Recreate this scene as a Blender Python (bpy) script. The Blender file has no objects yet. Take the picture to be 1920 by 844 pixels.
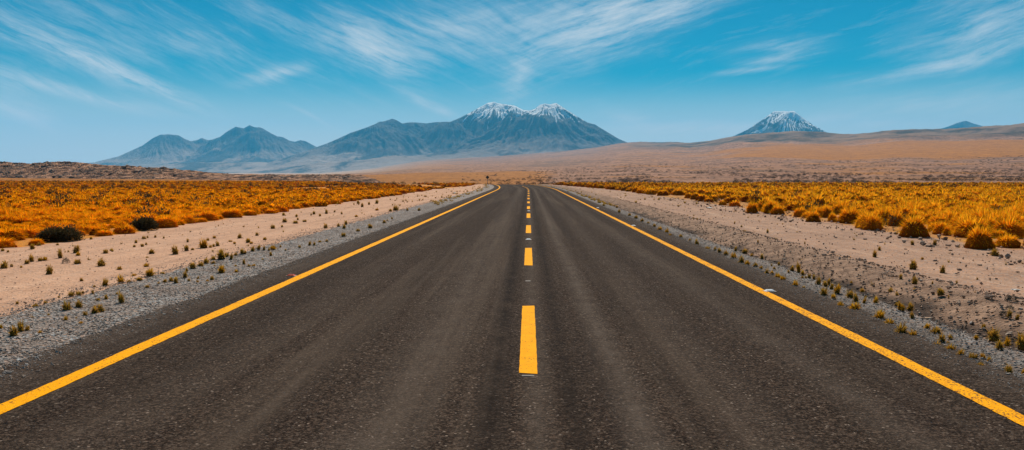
import bpy, math, random
import numpy as np
from mathutils import Vector, Matrix
R = math.radians
rng = np.random.default_rng(7)
random.seed(7)
scene = bpy.context.scene
COL = scene.collection

# ------------------------------------------------------------------ camera
F = 1500.0; CAMH = 1.6
PITCH = math.atan(92/1500.0); YAW = math.atan(31/1500.0)
FW = np.array([-math.sin(YAW), math.cos(YAW)]); RT = np.array([math.cos(YAW), math.sin(YAW)])
cam_d = bpy.data.cameras.new('camera'); cam = bpy.data.objects.new('camera', cam_d); COL.objects.link(cam)
cam.location = (0, 0, CAMH); cam.rotation_euler = (R(90)-PITCH, 0, YAW)
cam_d.sensor_width = 36; cam_d.lens = F/1920*36; cam_d.clip_start = 0.1; cam_d.clip_end = 90000
scene.camera = cam
CM = cam.rotation_euler.to_matrix()
def at(px, py, z=0.0):
    """where the view through a photo pixel meets the level z"""
    d = CM @ Vector(((px-960)/F, (422-py)/F, -1))
    t = (z-CAMH)/d.z
    return d.x*t, d.y*t, t          # t = depth along the view axis

# ------------------------------------------------------------------ numpy noise
_P = np.random.default_rng(3).permutation(512).astype(np.int64)
_G = np.random.default_rng(4).uniform(0, 2*np.pi, 512)
def pn(x, y):
    x = np.asarray(x, float); y = np.asarray(y, float)
    xi = np.floor(x).astype(np.int64); yi = np.floor(y).astype(np.int64); fx = x-xi; fy = y-yi
    sx = fx*fx*fx*(fx*(fx*6-15)+10); sy = fy*fy*fy*(fy*(fy*6-15)+10)
    def g(i, j, dx, dy):
        a = _G[(_P[(i) & 511] + j*17) & 511]
        return np.cos(a)*dx+np.sin(a)*dy
    a = g(xi, yi, fx, fy); b = g(xi+1, yi, fx-1, fy); c = g(xi, yi+1, fx, fy-1); d = g(xi+1, yi+1, fx-1, fy-1)
    return ((a+(b-a)*sx)*(1-sy)+(c+(d-c)*sx)*sy)*1.5
def fbm(x, y, o=4, gain=.5):
    s = 0; a = 1; t = 0
    for i in range(o):
        s = s+a*pn(x*2**i+i*19.1, y*2**i+i*7.7); t += a; a *= gain
    return s/t
def ridged(x, y, o=4):
    s = 0; a = 1; t = 0
    for i in range(o):
        s = s+a*(1-2*np.abs(pn(x*2**i+i*13.7, y*2**i+i*5.3))); t += a; a *= .5
    return s/t
def ss(a, b, x):
    t = np.clip((np.asarray(x, float)-a)/(b-a), 0, 1); return t*t*(3-2*t)

# ------------------------------------------------------------------ mesh helpers
def mk(name, V, Fc, mat=None, attrs=None, smooth=True, parent=None, loc=None, link=True):
    me = bpy.data.meshes.new(name)
    V = np.asarray(V, np.float32); n = len(V)
    if isinstance(Fc, np.ndarray): Fl = [Fc]
    else: Fl = [np.asarray(f) for f in Fc if len(f)]
    loops = np.concatenate([f.ravel() for f in Fl]).astype(np.int32)
    cnt = np.concatenate([np.full(len(f), f.shape[1]) for f in Fl]).astype(np.int32)
    st = np.concatenate([[0], np.cumsum(cnt)[:-1]]).astype(np.int32)
    me.vertices.add(n); me.vertices.foreach_set('co', V.ravel())
    me.loops.add(len(loops)); me.loops.foreach_set('vertex_index', loops)
    me.polygons.add(len(cnt)); me.polygons.foreach_set('loop_start', st)
    try: me.polygons.foreach_set('loop_total', cnt)
    except Exception: pass
    me.polygons.foreach_set('use_smooth', np.full(len(cnt), smooth))
    for k, a in (attrs or {}).items():
        at_ = me.attributes.new(k, 'FLOAT', 'POINT'); at_.data.foreach_set('value', np.asarray(a, np.float32).ravel())
    me.update(calc_edges=True); me.validate()
    if mat: me.materials.append(mat)
    if not link: return me
    o = bpy.data.objects.new(name, me); COL.objects.link(o)
    if parent: o.parent = parent
    if loc is not None: o.location = loc
    return o
def grid_faces(nr, nc):
    i = np.arange(nr-1)[:, None]*nc+np.arange(nc-1)[None, :]
    return np.stack([i, i+1, i+nc+1, i+nc], -1).reshape(-1, 4)
def tag(o, label=None, cat=None, group=None, kind=None):
    if label: o['label'] = label
    if cat: o['category'] = cat
    if group: o['group'] = group
    if kind: o['kind'] = kind
    return o
def empty(name, loc, rz=0):
    o = bpy.data.objects.new(name, None); o.empty_display_size = .1; COL.objects.link(o)
    o.location = loc; o.rotation_euler = (0, 0, rz); return o

# ------------------------------------------------------------------ material helpers
class NT:
    def __init__(s, name):
        s.m = bpy.data.materials.new(name); s.m.use_nodes = True; s.t = s.m.node_tree; s.t.nodes.clear()
        s.out = s.n('ShaderNodeOutputMaterial')
    def n(s, ty, **k):
        n = s.t.nodes.new(ty)
        for a, b in k.items(): setattr(n, a, b)
        return n
    def l(s, a, b): s.t.links.new(a, b)
    def put(s, sock, v):
        if isinstance(v, bpy.types.NodeSocket): s.l(v, sock)
        elif v is not None:
            if sock.type == 'RGBA' and hasattr(v, '__len__') and len(v) == 3: v = (*v, 1)
            sock.default_value = v
    def math(s, op, a, b=None, c=None, clamp=False):
        n = s.n('ShaderNodeMath', operation=op, use_clamp=clamp)
        s.put(n.inputs[0], a); s.put(n.inputs[1], b)
        if c is not None: s.put(n.inputs[2], c)
        return n.outputs[0]
    def mix(s, f, a, b, blend='MIX'):
        n = s.n('ShaderNodeMix', data_type='RGBA', blend_type=blend)
        s.put(n.inputs[0], f); s.put(n.inputs[6], a); s.put(n.inputs[7], b); return n.outputs[2]
    def attr(s, name): return s.n('ShaderNodeAttribute', attribute_name=name).outputs['Fac']
    def noise(s, scale, vec=None, detail=4, rough=.55, dist=0):
        n = s.n('ShaderNodeTexNoise'); n.inputs['Scale'].default_value = scale; n.inputs['Detail'].default_value = detail
        n.inputs['Roughness'].default_value = rough; n.inputs['Distortion'].default_value = dist
        if vec: s.l(vec, n.inputs['Vector'])
        return n.outputs[0]
    def vor(s, scale, vec=None, feat='F1', out=0, rand=1):
        n = s.n('ShaderNodeTexVoronoi', feature=feat); n.inputs['Scale'].default_value = scale
        n.inputs['Randomness'].default_value = rand
        if vec: s.l(vec, n.inputs['Vector'])
        return n.outputs[out]
    def mr(s, v, a, b, c=0, d=1):
        n = s.n('ShaderNodeMapRange'); n.clamp = True
        s.put(n.inputs[0], v)
        for i, q in enumerate((a, b, c, d)): s.put(n.inputs[i+1], q)
        return n.outputs[0]
    def pos(s): return s.n('ShaderNodeNewGeometry').outputs['Position']
    def map(s, vec, sc=(1, 1, 1), rot=(0, 0, 0), loc=(0, 0, 0)):
        n = s.n('ShaderNodeMapping'); s.l(vec, n.inputs[0]); n.inputs['Scale'].default_value = sc
        n.inputs['Rotation'].default_value = rot; n.inputs['Location'].default_value = loc; return n.outputs[0]
    def bump(s, h, strength=.5, dist=.02, nrm=None):
        n = s.n('ShaderNodeBump'); s.put(n.inputs['Strength'], strength); n.inputs['Distance'].default_value = dist
        s.l(h, n.inputs['Height'])
        if nrm: s.l(nrm, n.inputs['Normal'])
        return n.outputs[0]
    def pbsdf(s, col, rough=.9, nrm=None, spec=.3):
        b = s.n('ShaderNodeBsdfPrincipled'); s.put(b.inputs['Base Color'], col); s.put(b.inputs['Roughness'], rough)
        b.inputs['Specular IOR Level'].default_value = spec
        if nrm: s.l(nrm, b.inputs['Normal'])
        return b.outputs[0]
    def done(s, sh): s.l(sh, s.out.inputs[0]); return s.m

# ------------------------------------------------------------------ road line and ground height
def cx(y):
    y = np.asarray(y, float); d = np.maximum(y-88, 0); d2 = np.minimum(d, 330)
    return -d2*d2/1400 - (d-d2)*d2/700
def crest(x, y):
    """the plateau falls away beyond the bend"""
    m = ss(-.27, -.13, x/np.maximum(y, 1))
    d = np.maximum(y-150, 0)
    q = .0009*d*d
    return -2.2*(q/(1+q)) * m
CREST = np.array([(-900, 325), (600, 325), (650, 321), (700, 316), (784, 302), (860, 297), (930, 293), (1050, 284), (1120, 276), (1160, 269), (1180, 267),
 (1200, 266), (1240, 267), (1260, 266.5), (1290, 268), (1330, 264), (1360, 258), (1395, 252.5), (1440, 249), (1480, 248), (1520, 249.5), (1560, 252),
 (1590, 252), (1640, 248), (1700, 242.5), (1760, 242), (1800, 240), (1860, 235.5), (1920, 234), (2100, 228), (2600, 236)], float)
def split(x, y):
    df = x*FW[0]+y*FW[1]; lr = x*RT[0]+y*RT[1]
    return 960+F*lr/np.maximum(df, 1), df
def crest_dist(px): return np.interp(px, [0, 900, 1150, 1400, 1920, 2400], [6500, 6500, 5200, 4200, 3300, 3000])
def gz(x, y):
    x = np.asarray(x, float); y = np.asarray(y, float)
    lat = x-cx(y)
    z = crest(x, y)
    a = np.abs(lat+.2)
    near = 1-ss(150, 260, y)
    z = z-.06*(a < 5.0)*1.0*(1-ss(3.6, 5.0, a)*.9)              # bed below the asphalt
    z = z+near*ss(5.6, 7, a)*(.05*fbm(x*.25, y*.25, 3)+.018*fbm(x*1.3, y*1.3, 2))
    z = z-near*.02*ss(4.3, 5.2, a)
    # right-hand ditch and its bank of rubble
    dd = lat-4.95-.12*pn(y*.15, 3.3)
    z = z-near*.10*np.exp(-(dd/.42)**2)*ss(4.2, 4.5, lat)
    z = z+near*.09*np.exp(-((lat-5.75)/.45)**2)*ss(4.2, 4.5, lat)*(1+.6*pn(x*2.2, y*2.2))
    z = z+near*.05*np.exp(-((lat+6.1)/.5)**2)*(1+.6*pn(x*1.5, y*1.5))
    # far slopes
    px, df = split(x, y)
    pc = np.clip(px, -900, 2600)
    Rd = crest_dist(pc); e = F*0+(330-np.interp(pc, CREST[:, 0], CREST[:, 1]))
    H = Rd*e/F+3
    t = (df-230)/(Rd-230)
    tc = np.clip(t, 0, 1)
    pw = np.interp(pc, [700, 1000, 1400, 1920], [1.25, 1.35, 1.45, 1.5])
    up = H*tc**pw
    back = np.clip(t-1, 0, 3)
    up = up*(1-.55*ss(0, .7, back))
    right = ss(1120, 1350, pc)
    fold = right*ss(.45, .75, tc)*(1-ss(.97, 1.0, tc))*H*.10*(fbm(x/330+y/900, y/520, 4)*1.6-.25)
    roll = ss(.03, .2, tc)*(1-ss(.95, 1, tc))*(H*.012)*fbm(x/160, y/200, 4)
    small = ss(250, 500, df)*(1-ss(1800, 3500, df))*1.1*fbm(x/23, y/23, 4)*ss(0, .04, tc)
    return z+up+fold+roll+small

# ------------------------------------------------------------------ materials
def m_ground():
    s = NT('ground'); P = s.pos()
    lat = s.attr('lat'); field = s.attr('field'); far = s.attr('far'); org = s.attr('orange'); rid = s.attr('ridge')
    n1 = s.noise(.9, P, 5, .6); n2 = s.noise(14, P, 4, .65); n3 = s.noise(.35, s.map(P, (1, .6, 1)), 6, .7)
    sandL = s.mix(s.mr(n1, .3, .7), (.46, .25, .155), (.60, .34, .215))
    sandR = s.mix(s.mr(n1, .3, .7), (.31, .172, .108), (.50, .28, .176))
    side = s.mr(lat, -1, 1)
    c = s.mix(side, sandL, sandR)
    c = s.mix(s.mr(n2, .35, .75, .0, .55), c, s.mix(side, (.64, .40, .26), (.40, .26, .18)))
    c = s.mix(s.mr(n3, .5, .66, 0, .5), c, s.mix(side, (.36, .205, .125), (.23, .135, .09)))
    sx = s.n('ShaderNodeCombineXYZ'); s.l(lat, sx.inputs[0]); py_ = s.n('ShaderNodeSeparateXYZ'); s.l(P, py_.inputs[0]); s.l(s.math('MULTIPLY', py_.outputs[1], .05), sx.inputs[1])
    rut = s.noise(2.2, sx.outputs[0], 6, .7)
    c = s.mix(s.mr(rut, .5, .64, 0, .45), c, s.mix(side, (.33, .19, .12), (.24, .14, .095)))
    c = s.mix(s.mr(rut, .46, .36, 0, .35), c, (.64, .42, .29))
    # fine grit
    v = s.vor(26, P, 'F1', 1); vb = s.n('ShaderNodeSeparateColor'); s.l(v, vb.inputs[0])
    grit = s.mr(vb.outputs[0], .72, .8)
    grit = s.math('MULTIPLY', grit, s.mix(side, (.35,)*3, (.75,)*3))
    c = s.mix(grit, c, s.mix(vb.outputs[1], (.16, .12, .10), (.42, .33, .28)))
    # rubble and dark earth band on the right
    latn = s.math('ADD', lat, s.math('MULTIPLY', s.math('SUBTRACT', s.noise(.8, P, 4), .5), 1.1))
    rub = s.math('MULTIPLY', s.mr(latn, 4.3, 4.7), s.mr(latn, 6.4, 5.7))
    gcol = s.mix(s.mr(s.noise(3, P, 5, .7), .38, .62), (.12, .072, .048), (.34, .215, .145))
    c = s.mix(s.math('MULTIPLY', rub, .85), c, gcol)
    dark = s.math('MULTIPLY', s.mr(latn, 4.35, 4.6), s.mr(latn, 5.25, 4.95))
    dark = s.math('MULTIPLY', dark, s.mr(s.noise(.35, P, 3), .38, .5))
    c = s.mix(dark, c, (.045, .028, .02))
    c = s.mix(s.math('MULTIPLY', field, s.mr(n2, .2, .6, .55, 1)), c, s.mix(side, (.52, .20, .018), (.44, .20, .05)))
    # far plain: pink stony slope, ochre grass belts, brown hills
    Pm = s.map(P, (1, .55, 1))
    f1 = s.noise(.035, Pm, 7, .72); f2 = s.noise(.006, P, 6, .65); f3 = s.noise(.0016, P, 5, .6)
    f0 = s.noise(.16, s.map(P, (1, .7, 1)), 6, .75)
    f1 = s.math('ADD', s.math('MULTIPLY', f1, .4), s.math('MULTIPLY', f0, .6))
    pink = s.mix(s.mr(f1, .42, .56), (.13, .065, .04), (.46, .235, .14))
    pink = s.mix(s.mr(f2, .45, .62, 0, .5), pink, (.34, .19, .12))
    ochre = s.mix(s.mr(f1, .4, .6), (.28, .11, .028), (.50, .20, .04))
    f4 = s.noise(.0045, s.map(P, (1, .4, 1), (0, 0, .5)), 6, .6)
    pink = s.mix(s.mr(f4, .52, .62, 0, .6), pink, (.15, .095, .07))
    orgm = s.math('ADD', org, s.math('MULTIPLY', s.math('SUBTRACT', f2, .5), 2.2), clamp=True)
    fc = s.mix(s.mr(orgm, .35, .65), pink, ochre)
    hill = s.mix(s.mr(f2, .42, .58), (.055, .037, .024), (.25, .15, .095))
    hill = s.mix(s.mr(f3, .5, .62, 0, .6), hill, (.32, .19, .12))
    rm = s.math('ADD', rid, s.math('MULTIPLY', s.math('SUBTRACT', f3, .5), 1.6), clamp=True)
    fc = s.mix(s.mr(rm, .4, .75), fc, hill)
    pale = s.attr('pale')
    fc = s.mix(pale, fc, s.mix(s.mr(f2, .4, .6), (.42, .29, .22), (.52, .37, .28)))
    c = s.mix(far, c, fc)
    h = s.math('ADD', s.math('MULTIPLY', n2, .6), s.math('MULTIPLY', s.vor(26, P), .35))
    h = s.math('ADD', h, s.math('MULTIPLY', s.noise(4, P, 5, .65), 1.8)); h = s.math('ADD', h, s.math('MULTIPLY', rut, 1.6))
    b1 = s.bump(h, s.mr(far, 0, 1, .8, 0), .045)
    b2 = s.bump(f1, s.mr(far, 0, 1, 0, .9), 6.0, b1)
    return s.done(s.pbsdf(c, .95, b2, .1))
def m_asphalt():
    s = NT('asphalt'); P = s.pos(); lat = s.attr('lat')
    sp = s.n('ShaderNodeCombineXYZ'); s.l(lat, sp.inputs[0])
    sy = s.n('ShaderNodeSeparateXYZ'); s.l(P, sy.inputs[0]); s.l(s.math('MULTIPLY', sy.outputs[1], .022), sp.inputs[1])
    L = sp.outputs[0]
    v = s.vor(75, P, 'F1', 1); vb = s.n('ShaderNodeSeparateColor'); s.l(v, vb.inputs[0])
    agg = s.mr(vb.outputs[0], .45, .95)
    v2 = s.vor(42, P, 'F1', 1); vb2 = s.n('ShaderNodeSeparateColor'); s.l(v2, vb2.inputs[0])
    base = s.mix(s.mr(s.noise(1.6, P, 6, .65), .35, .65), (.017, .0105, .0075), (.036, .024, .0175))
    c = s.mix(s.math('MULTIPLY', agg, .75), base, s.mix(vb.outputs[1], (.135, .080, .055), (.20, .15, .115)))
    c = s.mix(s.mr(vb2.outputs[0], .80, .97, 0, .8), c, s.mix(vb2.outputs[2], (.008, .006, .005), (.09, .062, .047)))
    c = s.mix(s.mr(vb.outputs[2], .988, .992, 0, .7), c, (.42, .33, .27))
    gn = s.noise(19, P, 5, .85)
    c = s.mix(s.mr(gn, .5, .36, 0, .75), c, (.010, .007, .0055)); c = s.mix(s.mr(gn, .53, .68, 0, .7), c, (.15, .108, .082))
    st = s.noise(1.3, L, 6, .7)                          # long streaks along the lanes
    c = s.mix(s.mr(st, .5, .68, 0, .6), c, (.135, .10, .076))
    st2 = s.noise(2.6, s.map(L, loc=(7, 3, 0)), 5, .65)
    c = s.mix(s.mr(st2, .52, .7, 0, .45), c, (.028, .021, .018))
    def band(c0, w, amt, col):
        nonlocal c
        wob = s.math('ADD', lat, s.math('MULTIPLY', s.math('SUBTRACT', s.noise(.6, s.map(L, (0, 6, 1)), 3), .5), .18))
        d = s.math('ABSOLUTE', s.math('SUBTRACT', wob, c0))
        m = s.math('MULTIPLY', s.mr(d, w, 0, 0, amt), s.mr(s.noise(2.4, P, 5, .7), .3, .65, .25, 1))
        c = s.mix(m, c, col)
    pl = (.165, .13, .106); dk = (.020, .014, .011)
    band(.72, .20, .62, pl); band(.05, .16, .45, pl); band(-.95, .45, .38, pl); band(2.35, .28, .32, pl); band(1.5, .3, .22, pl); band(-2.6, .35, .18, pl)
    band(-.27, .16, 1.0, dk); band(.30, .15, .85, dk); band(1.12, .2, .38, dk); band(2.75, .22, .3, dk); band(-1.7, .3, .28, dk); band(-3.1, .22, .3, dk)
    # worn rim: fallen gravel dust near the outer edge
    ed = s.math('MAXIMUM', s.mr(lat, -3.75, -4.35), s.mr(lat, 3.4, 3.95))
    c = s.mix(s.math('MULTIPLY', ed, s.mr(s.noise(5, P, 5, .7), .35, .6, 0, .6)), c, (.15, .115, .095))
    c = s.mix(1.0, c, (.80, .79, .78), 'MULTIPLY')
    h = s.math('ADD', s.vor(95, P), s.math('MULTIPLY', s.vor(42, P), .8))
    nr = s.bump(h, .55, .012)
    return s.done(s.pbsdf(c, 1.0, nr, .04))
def m_paint(name, wear):
    s = NT(name); P = s.pos()
    c = s.mix(s.mr(s.noise(9, P, 4), .3, .7), (.86, .335, .001), (.92, .40, .002))
    n = s.noise(48, P, 3, .6); n2 = s.noise(5, P, 4, .6)
    th = s.math('SUBTRACT', s.mr(n2, .35, .7, wear, wear+.12), 0)
    m = s.mr(s.math('SUBTRACT', n, s.math('SUBTRACT', .78, th)), 0, .03)
    c = s.mix(m, c, (.16, .065, .02))
    return s.done(s.pbsdf(c, .75, s.bump(s.vor(75, P), .35, .006), .03))
def m_gravel():
    s = NT('gravel'); P = s.pos()
    v = s.vor(30, P, 'F1', 1); vb = s.n('ShaderNodeSeparateColor'); s.l(v, vb.inputs[0])
    c = s.mix(vb.outputs[0], (.08, .064, .054), (.36, .315, .285))
    c = s.mix(s.mr(vb.outputs[1], .6, .9), c, (.31, .32, .33))
    c = s.mix(s.mr(vb.outputs[2], .75, .8), c, (.36, .24, .18))
    c = s.mix(s.mr(s.noise(1.3, P, 5, .7), .45, .62, 0, .75), c, (.20, .145, .115))
    lat = s.attr('lat'); al = s.math('ABSOLUTE', lat)
    c = s.mix(s.mr(al, 4.5, 4.0, 0, .7), c, (.085, .067, .056))
    return s.done(s.pbsdf(c, .9, s.bump(s.vor(30, P), .9, .04), .2))
def m_stone(name, a, b, c3):
    s = NT(name); r = s.attr('rnd'); P = s.pos()
    c = s.mix(r, a, b); c = s.mix(s.mr(s.math('FRACT', s.math('MULTIPLY', r, 7.3)), .7, .8), c, c3)
    c = s.mix(s.mr(s.noise(40, P, 3), .3, .7, 0, .5), c, s.mix(.5, a, b))
    return s.done(s.pbsdf(c, .85, s.bump(s.noise(90, P, 4), .4, .01), .2))
def m_grass(name, base, mid, tip, tr=.35):
    s = NT(name); t = s.attr('t'); r = s.attr('rnd')
    oi = s.n('ShaderNodeObjectInfo').outputs['Random']
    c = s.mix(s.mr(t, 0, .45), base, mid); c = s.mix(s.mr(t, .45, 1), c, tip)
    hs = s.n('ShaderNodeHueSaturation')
    s.l(s.mr(r, 0, 1, .482, .515), hs.inputs['Hue']); s.l(s.mr(s.math('FRACT', s.math('ADD', s.math('MULTIPLY', r, 5.7), oi)), 0, 1, .5, 1.35), hs.inputs['Value'])
    s.l(c, hs.inputs['Color'])
    d = s.n('ShaderNodeBsdfDiffuse'); s.l(hs.outputs[0], d.inputs[0])
    tl = s.n('ShaderNodeBsdfTranslucent'); s.l(hs.outputs[0], tl.inputs[0])
    mx = s.n('ShaderNodeMixShader'); mx.inputs[0].default_value = tr; s.l(d.outputs[0], mx.inputs[1]); s.l(tl.outputs[0], mx.inputs[2])
    return s.done(mx.outputs[0])
def m_plain(name, col, rough=.6, metal=0):
    s = NT(name); P = s.pos()
    c = s.mix(s.mr(s.noise(30, P, 3), .3, .7), tuple(q*.85 for q in col), tuple(min(1, q*1.1) for q in col))
    b = s.pbsdf(c, rough); b.node.inputs['Metallic'].default_value = metal
    return s.done(b)
def m_mountain():
    s = NT('mountain_rock'); P = s.pos(); h = s.attr('hgt'); sn = s.attr('snow')
    n = s.noise(.0032, P, 8, .68); n2 = s.noise(.0009, P, 5, .6)
    rock = s.mix(s.mr(n, .35, .65), (.025, .024, .027), (.15, .125, .115))
    rock = s.mix(s.mr(n2, .5, .65, 0, .4), rock, (.15, .12, .10))
    sand = s.mix(s.mr(n, .35, .65), (.34, .245, .195), (.44, .33, .27))
    lav = s.mix(s.mr(s.noise(.0016, s.map(P, (1, .45, 1)), 6, .65), .50, .57), sand, (.10, .09, .085))
    hh = s.math('ADD', h, s.math('MULTIPLY', s.math('SUBTRACT', n2, .5), .45))
    hh = s.math('ADD', hh, s.math('MULTIPLY', s.math('SUBTRACT', n, .5), .25))
    c = s.mix(s.mr(hh, .17, .45), lav, rock)
    sm = s.math('ADD', sn, s.math('MULTIPLY', s.math('SUBTRACT', s.noise(.012, P, 5, .7), .5), .7))
    c = s.mix(s.mr(sm, .40, .52), c, (.95, .96, .97))
    nr = s.bump(s.noise(.006, P, 8, .7), .8, 45)
    return s.done(s.pbsdf(c, .95, nr, .05))
def m_ridge():
    s = NT('ridge_rock'); P = s.pos(); Pm = s.map(P, (1, 1, 3.5))
    n = s.noise(.16, Pm, 7, .72); n2 = s.noise(.03, P, 5, .6)
    c = s.mix(s.mr(n, .45, .56), (.10, .05, .032), (.62, .325, .19))
    c = s.mix(s.mr(n2, .45, .65, 0, .55), c, (.27, .16, .10))
    v = s.vor(.45, Pm, 'F1', 1); vb = s.n('ShaderNodeSeparateColor'); s.l(v, vb.inputs[0])
    c = s.mix(s.math('MULTIPLY', s.mr(vb.outputs[0], .72, .78), s.mr(n2, .4, .6, .2, .9)), c, (.045, .032, .028))
    return s.done(s.pbsdf(c, .95, s.bump(n, 1.0, 3.5), .1))

M = dict(ground=m_ground(), asphalt=m_asphalt(), paint=m_paint('edge_paint', .125), paintr=m_paint('edge_paint', .175), paint2=m_paint('dash_paint', .09), gravel=m_gravel(),
 gstone=m_stone('gravel_stone', (.085, .068, .058), (.38, .345, .32), (.36, .235, .16)),
 dstone=m_stone('dark_stone', (.06, .040, .030), (.20, .13, .095), (.36, .24, .17)),
 rstone=m_stone('rubble_stone', (.11, .066, .045), (.42, .265, .175), (.46, .36, .28)),
 pale=m_stone('pale_stone', (.55, .52, .49), (.70, .68, .66), (.6, .58, .55)),
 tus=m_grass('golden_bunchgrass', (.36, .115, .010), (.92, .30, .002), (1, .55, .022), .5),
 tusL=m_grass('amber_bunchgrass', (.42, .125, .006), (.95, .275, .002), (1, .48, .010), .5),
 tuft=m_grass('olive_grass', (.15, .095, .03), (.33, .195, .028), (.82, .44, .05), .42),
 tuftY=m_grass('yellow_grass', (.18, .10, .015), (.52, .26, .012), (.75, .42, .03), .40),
 shrub=m_grass('dark_shrub_leaf', (.075, .056, .026), (.11, .085, .038), (.19, .145, .06), .2),
 gshrub=m_grass('grey_shrub_leaf', (.06, .055, .045), (.10, .095, .075), (.17, .16, .13), .15),
 scrub=m_grass('brown_scrub', (.06, .04, .028), (.10, .066, .045), (.17, .115, .075), .15),
 wood=m_plain('shrub_stem_wood', (.07, .05, .035), .9),
 mount=m_mountain(), ridge=m_ridge(),
 white=m_plain('stud_white', (.72, .76, .80), .4), red=m_plain('stud_red', (.55, .07, .01), .35), base=m_plain('stud_base', (.50, .34, .27), .7), dust=m_plain('old_glue', (.24, .21, .19), .9),
 steel=m_plain('sign_post_steel', (.12, .10, .09), .6, .3), black=m_plain('sign_back', (.018, .015, .014), .7), wchip=m_plain('pale_wood', (.75, .48, .30), .7))

# ------------------------------------------------------------------ ground sheet
def field_mask(x, y):
    """1 inside the bunchgrass fields, by side"""
    lat = x-cx(y)
    wob = .9*fbm(y*.16, x*.02, 3)
    eL = np.interp(y, [0, 70, 95, 120, 150], [11.6, 11.0, 11.6, 9.0, 7.6])
    L = (lat < -(eL+wob)) & (y < 218+8*fbm(x*.02, y*.0, 2))
    eR = np.interp(y, [0, 14, 18, 30, 50, 90, 110, 150], [13.4, 12.8, 10.9, 10.4, 10.9, 10.2, 9.0, 7.0])
    Rr = (lat > eR+wob*.7) & (y < 150)
    return L, Rr
rows = np.concatenate([np.linspace(2, 30, 30, endpoint=False), np.geomspace(30, 240, 190, endpoint=False), np.geomspace(240, 7500, 330, endpoint=False), np.geomspace(7500, 12300, 30)])-25
cols = np.linspace(-.86, .86, 1000)
YY = np.repeat(rows[:, None], len(cols), 1); XX = cols[None, :]*(YY+27)*np.interp(YY, [-25, 60, 400], [3.2, 1.5, 1.0])
ZZ = gz(XX, YY)
px, df = split(XX, YY)
fl, fr = field_mask(XX, YY)
py_app = 330-F*(ZZ-CAMH)/np.maximum(df, 1)
far = ss(150, 260, YY)
# ochre belts lie across the slope; where they lie is taken from how high up the slope the ground is
tt = np.clip((df-230)/(crest_dist(np.clip(px, -900, 2600))-230), 0, 1.5)
orange = np.zeros_like(tt)
orange = np.maximum(orange, ss(1180, 1500, px)*ss(.20, .30, tt)*(1-ss(.50, .68, tt))*.95)
orange = np.maximum(orange, (1-ss(950, 1100, px))*ss(200, 240, df)*(1-ss(700, 1100, df)))
orange = np.maximum(orange, ss(1000, 1200, px)*.32)
orange = np.maximum(orange, (1-ss(700, 1250, px))*ss(.10, .2, tt)*.42)
ridge_ = ss(1100, 1260, px)*ss(.62, .80, tt)
pale = (1-ss(600, 900, px))*ss(.12, .3, tt)*.9+ss(980, 1020, px)*0
g = mk('ground', np.stack([XX, YY, ZZ], -1).reshape(-1, 3), grid_faces(*XX.shape), M['ground'],
       dict(lat=XX-cx(YY), field=(fl | fr)*1.0, far=far, orange=orange, ridge=ridge_, pale=pale))
tag(g, kind='structure')

# ------------------------------------------------------------------ road and its markings
EL, ER = -3.62, 3.24
def strip(s0, s1, ds, lats, zoff, jag=None):
    ys = np.arange(s0, s1+ds*.5, ds); lats = np.asarray(lats, float)
    Y = np.repeat(ys[:, None], len(lats), 1); Lt = np.repeat(lats[None, :], len(ys), 0)
    if jag is not None: Lt = jag(Lt, Y)
    # offset along the normal of the centre line
    dy = .5; tx = (cx(Y+dy)-cx(Y-dy))/(2*dy); nl = np.sqrt(1+tx*tx)
    X = cx(Y)+Lt/nl; Y2 = Y-Lt*tx/nl
    Z = crest(X, Y2)+zoff
    return np.stack([X, Y2, Z], -1), Lt
def road_jag(Lt, Y):
    Lt = Lt.copy()
    Lt[:, 0] += .09*fbm(Y[:, 0]*1.1, Y[:, 0]*0, 4)+.05*pn(Y[:, 0]*6, 2); Lt[:, -1] += .09*fbm(Y[:, 0]*1.3, Y[:, 0]*0+9, 4)+.05*pn(Y[:, 0]*7, 5)
    return Lt
lats = [-4.42, -4.2, -3.9, -3, -2, -1, 0, 1, 2, 3, 3.6, 3.95]
V, Lt = strip(-20, 60, .25, lats, 0, road_jag); V2, Lt2 = strip(60.25, 420, 1.5, lats, 0, road_jag)
V = np.concatenate([V, V2]); Lt = np.concatenate([Lt, Lt2])
road = mk('road', V.reshape(-1, 3), grid_faces(V.shape[0], V.shape[1]), M['asphalt'], dict(lat=Lt)); tag(road, kind='structure')
for c0, w in ((EL, .165), (ER, .15)):
    jg = lambda Lt, Y: Lt+.005*pn(Y*9, Lt*31)+.008*pn(Y*1.3, Lt*31)
    V, Lt = strip(-20, 60, .04, [c0-w/2, c0+w/2], .004, jg); V2, Lt2 = strip(60.2, 400, 2, [c0-w/2, c0+w/2], .004)
    V = np.concatenate([V, V2])
    mk('edge_line', V.reshape(-1, 3), grid_faces(V.shape[0], 2), M['paint' if c0 < 0 else 'paintr'], parent=road)
dash_px = [(701, 574), (498, 465.3), (437.3, 422.6), (408.8, 400.3), (392, 387)]
ends = [(at(991, a)[1], at(991, b)[1]) for a, b in dash_px]
per = (ends[4][0]-ends[1][0])/3
for k in range(1, 11): ends.append((ends[4][0]+per*k, ends[4][0]+per*k+3.1))
for i, (a, b) in enumerate(ends):
    n = 60
    V, Lt = strip(a, b, (b-a)/n, [-.075, .075], .004, lambda Lt, Y: Lt+.0035*pn(Y*8, Lt*20))
    if i < 3: V[0, :, 1] += [.02, -.015]; V[-1, :, 1] += [-.01, .015]
    mk('centre_dash', V.reshape(-1, 3), grid_faces(V.shape[0], 2), M['paint2'], parent=road)

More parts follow.
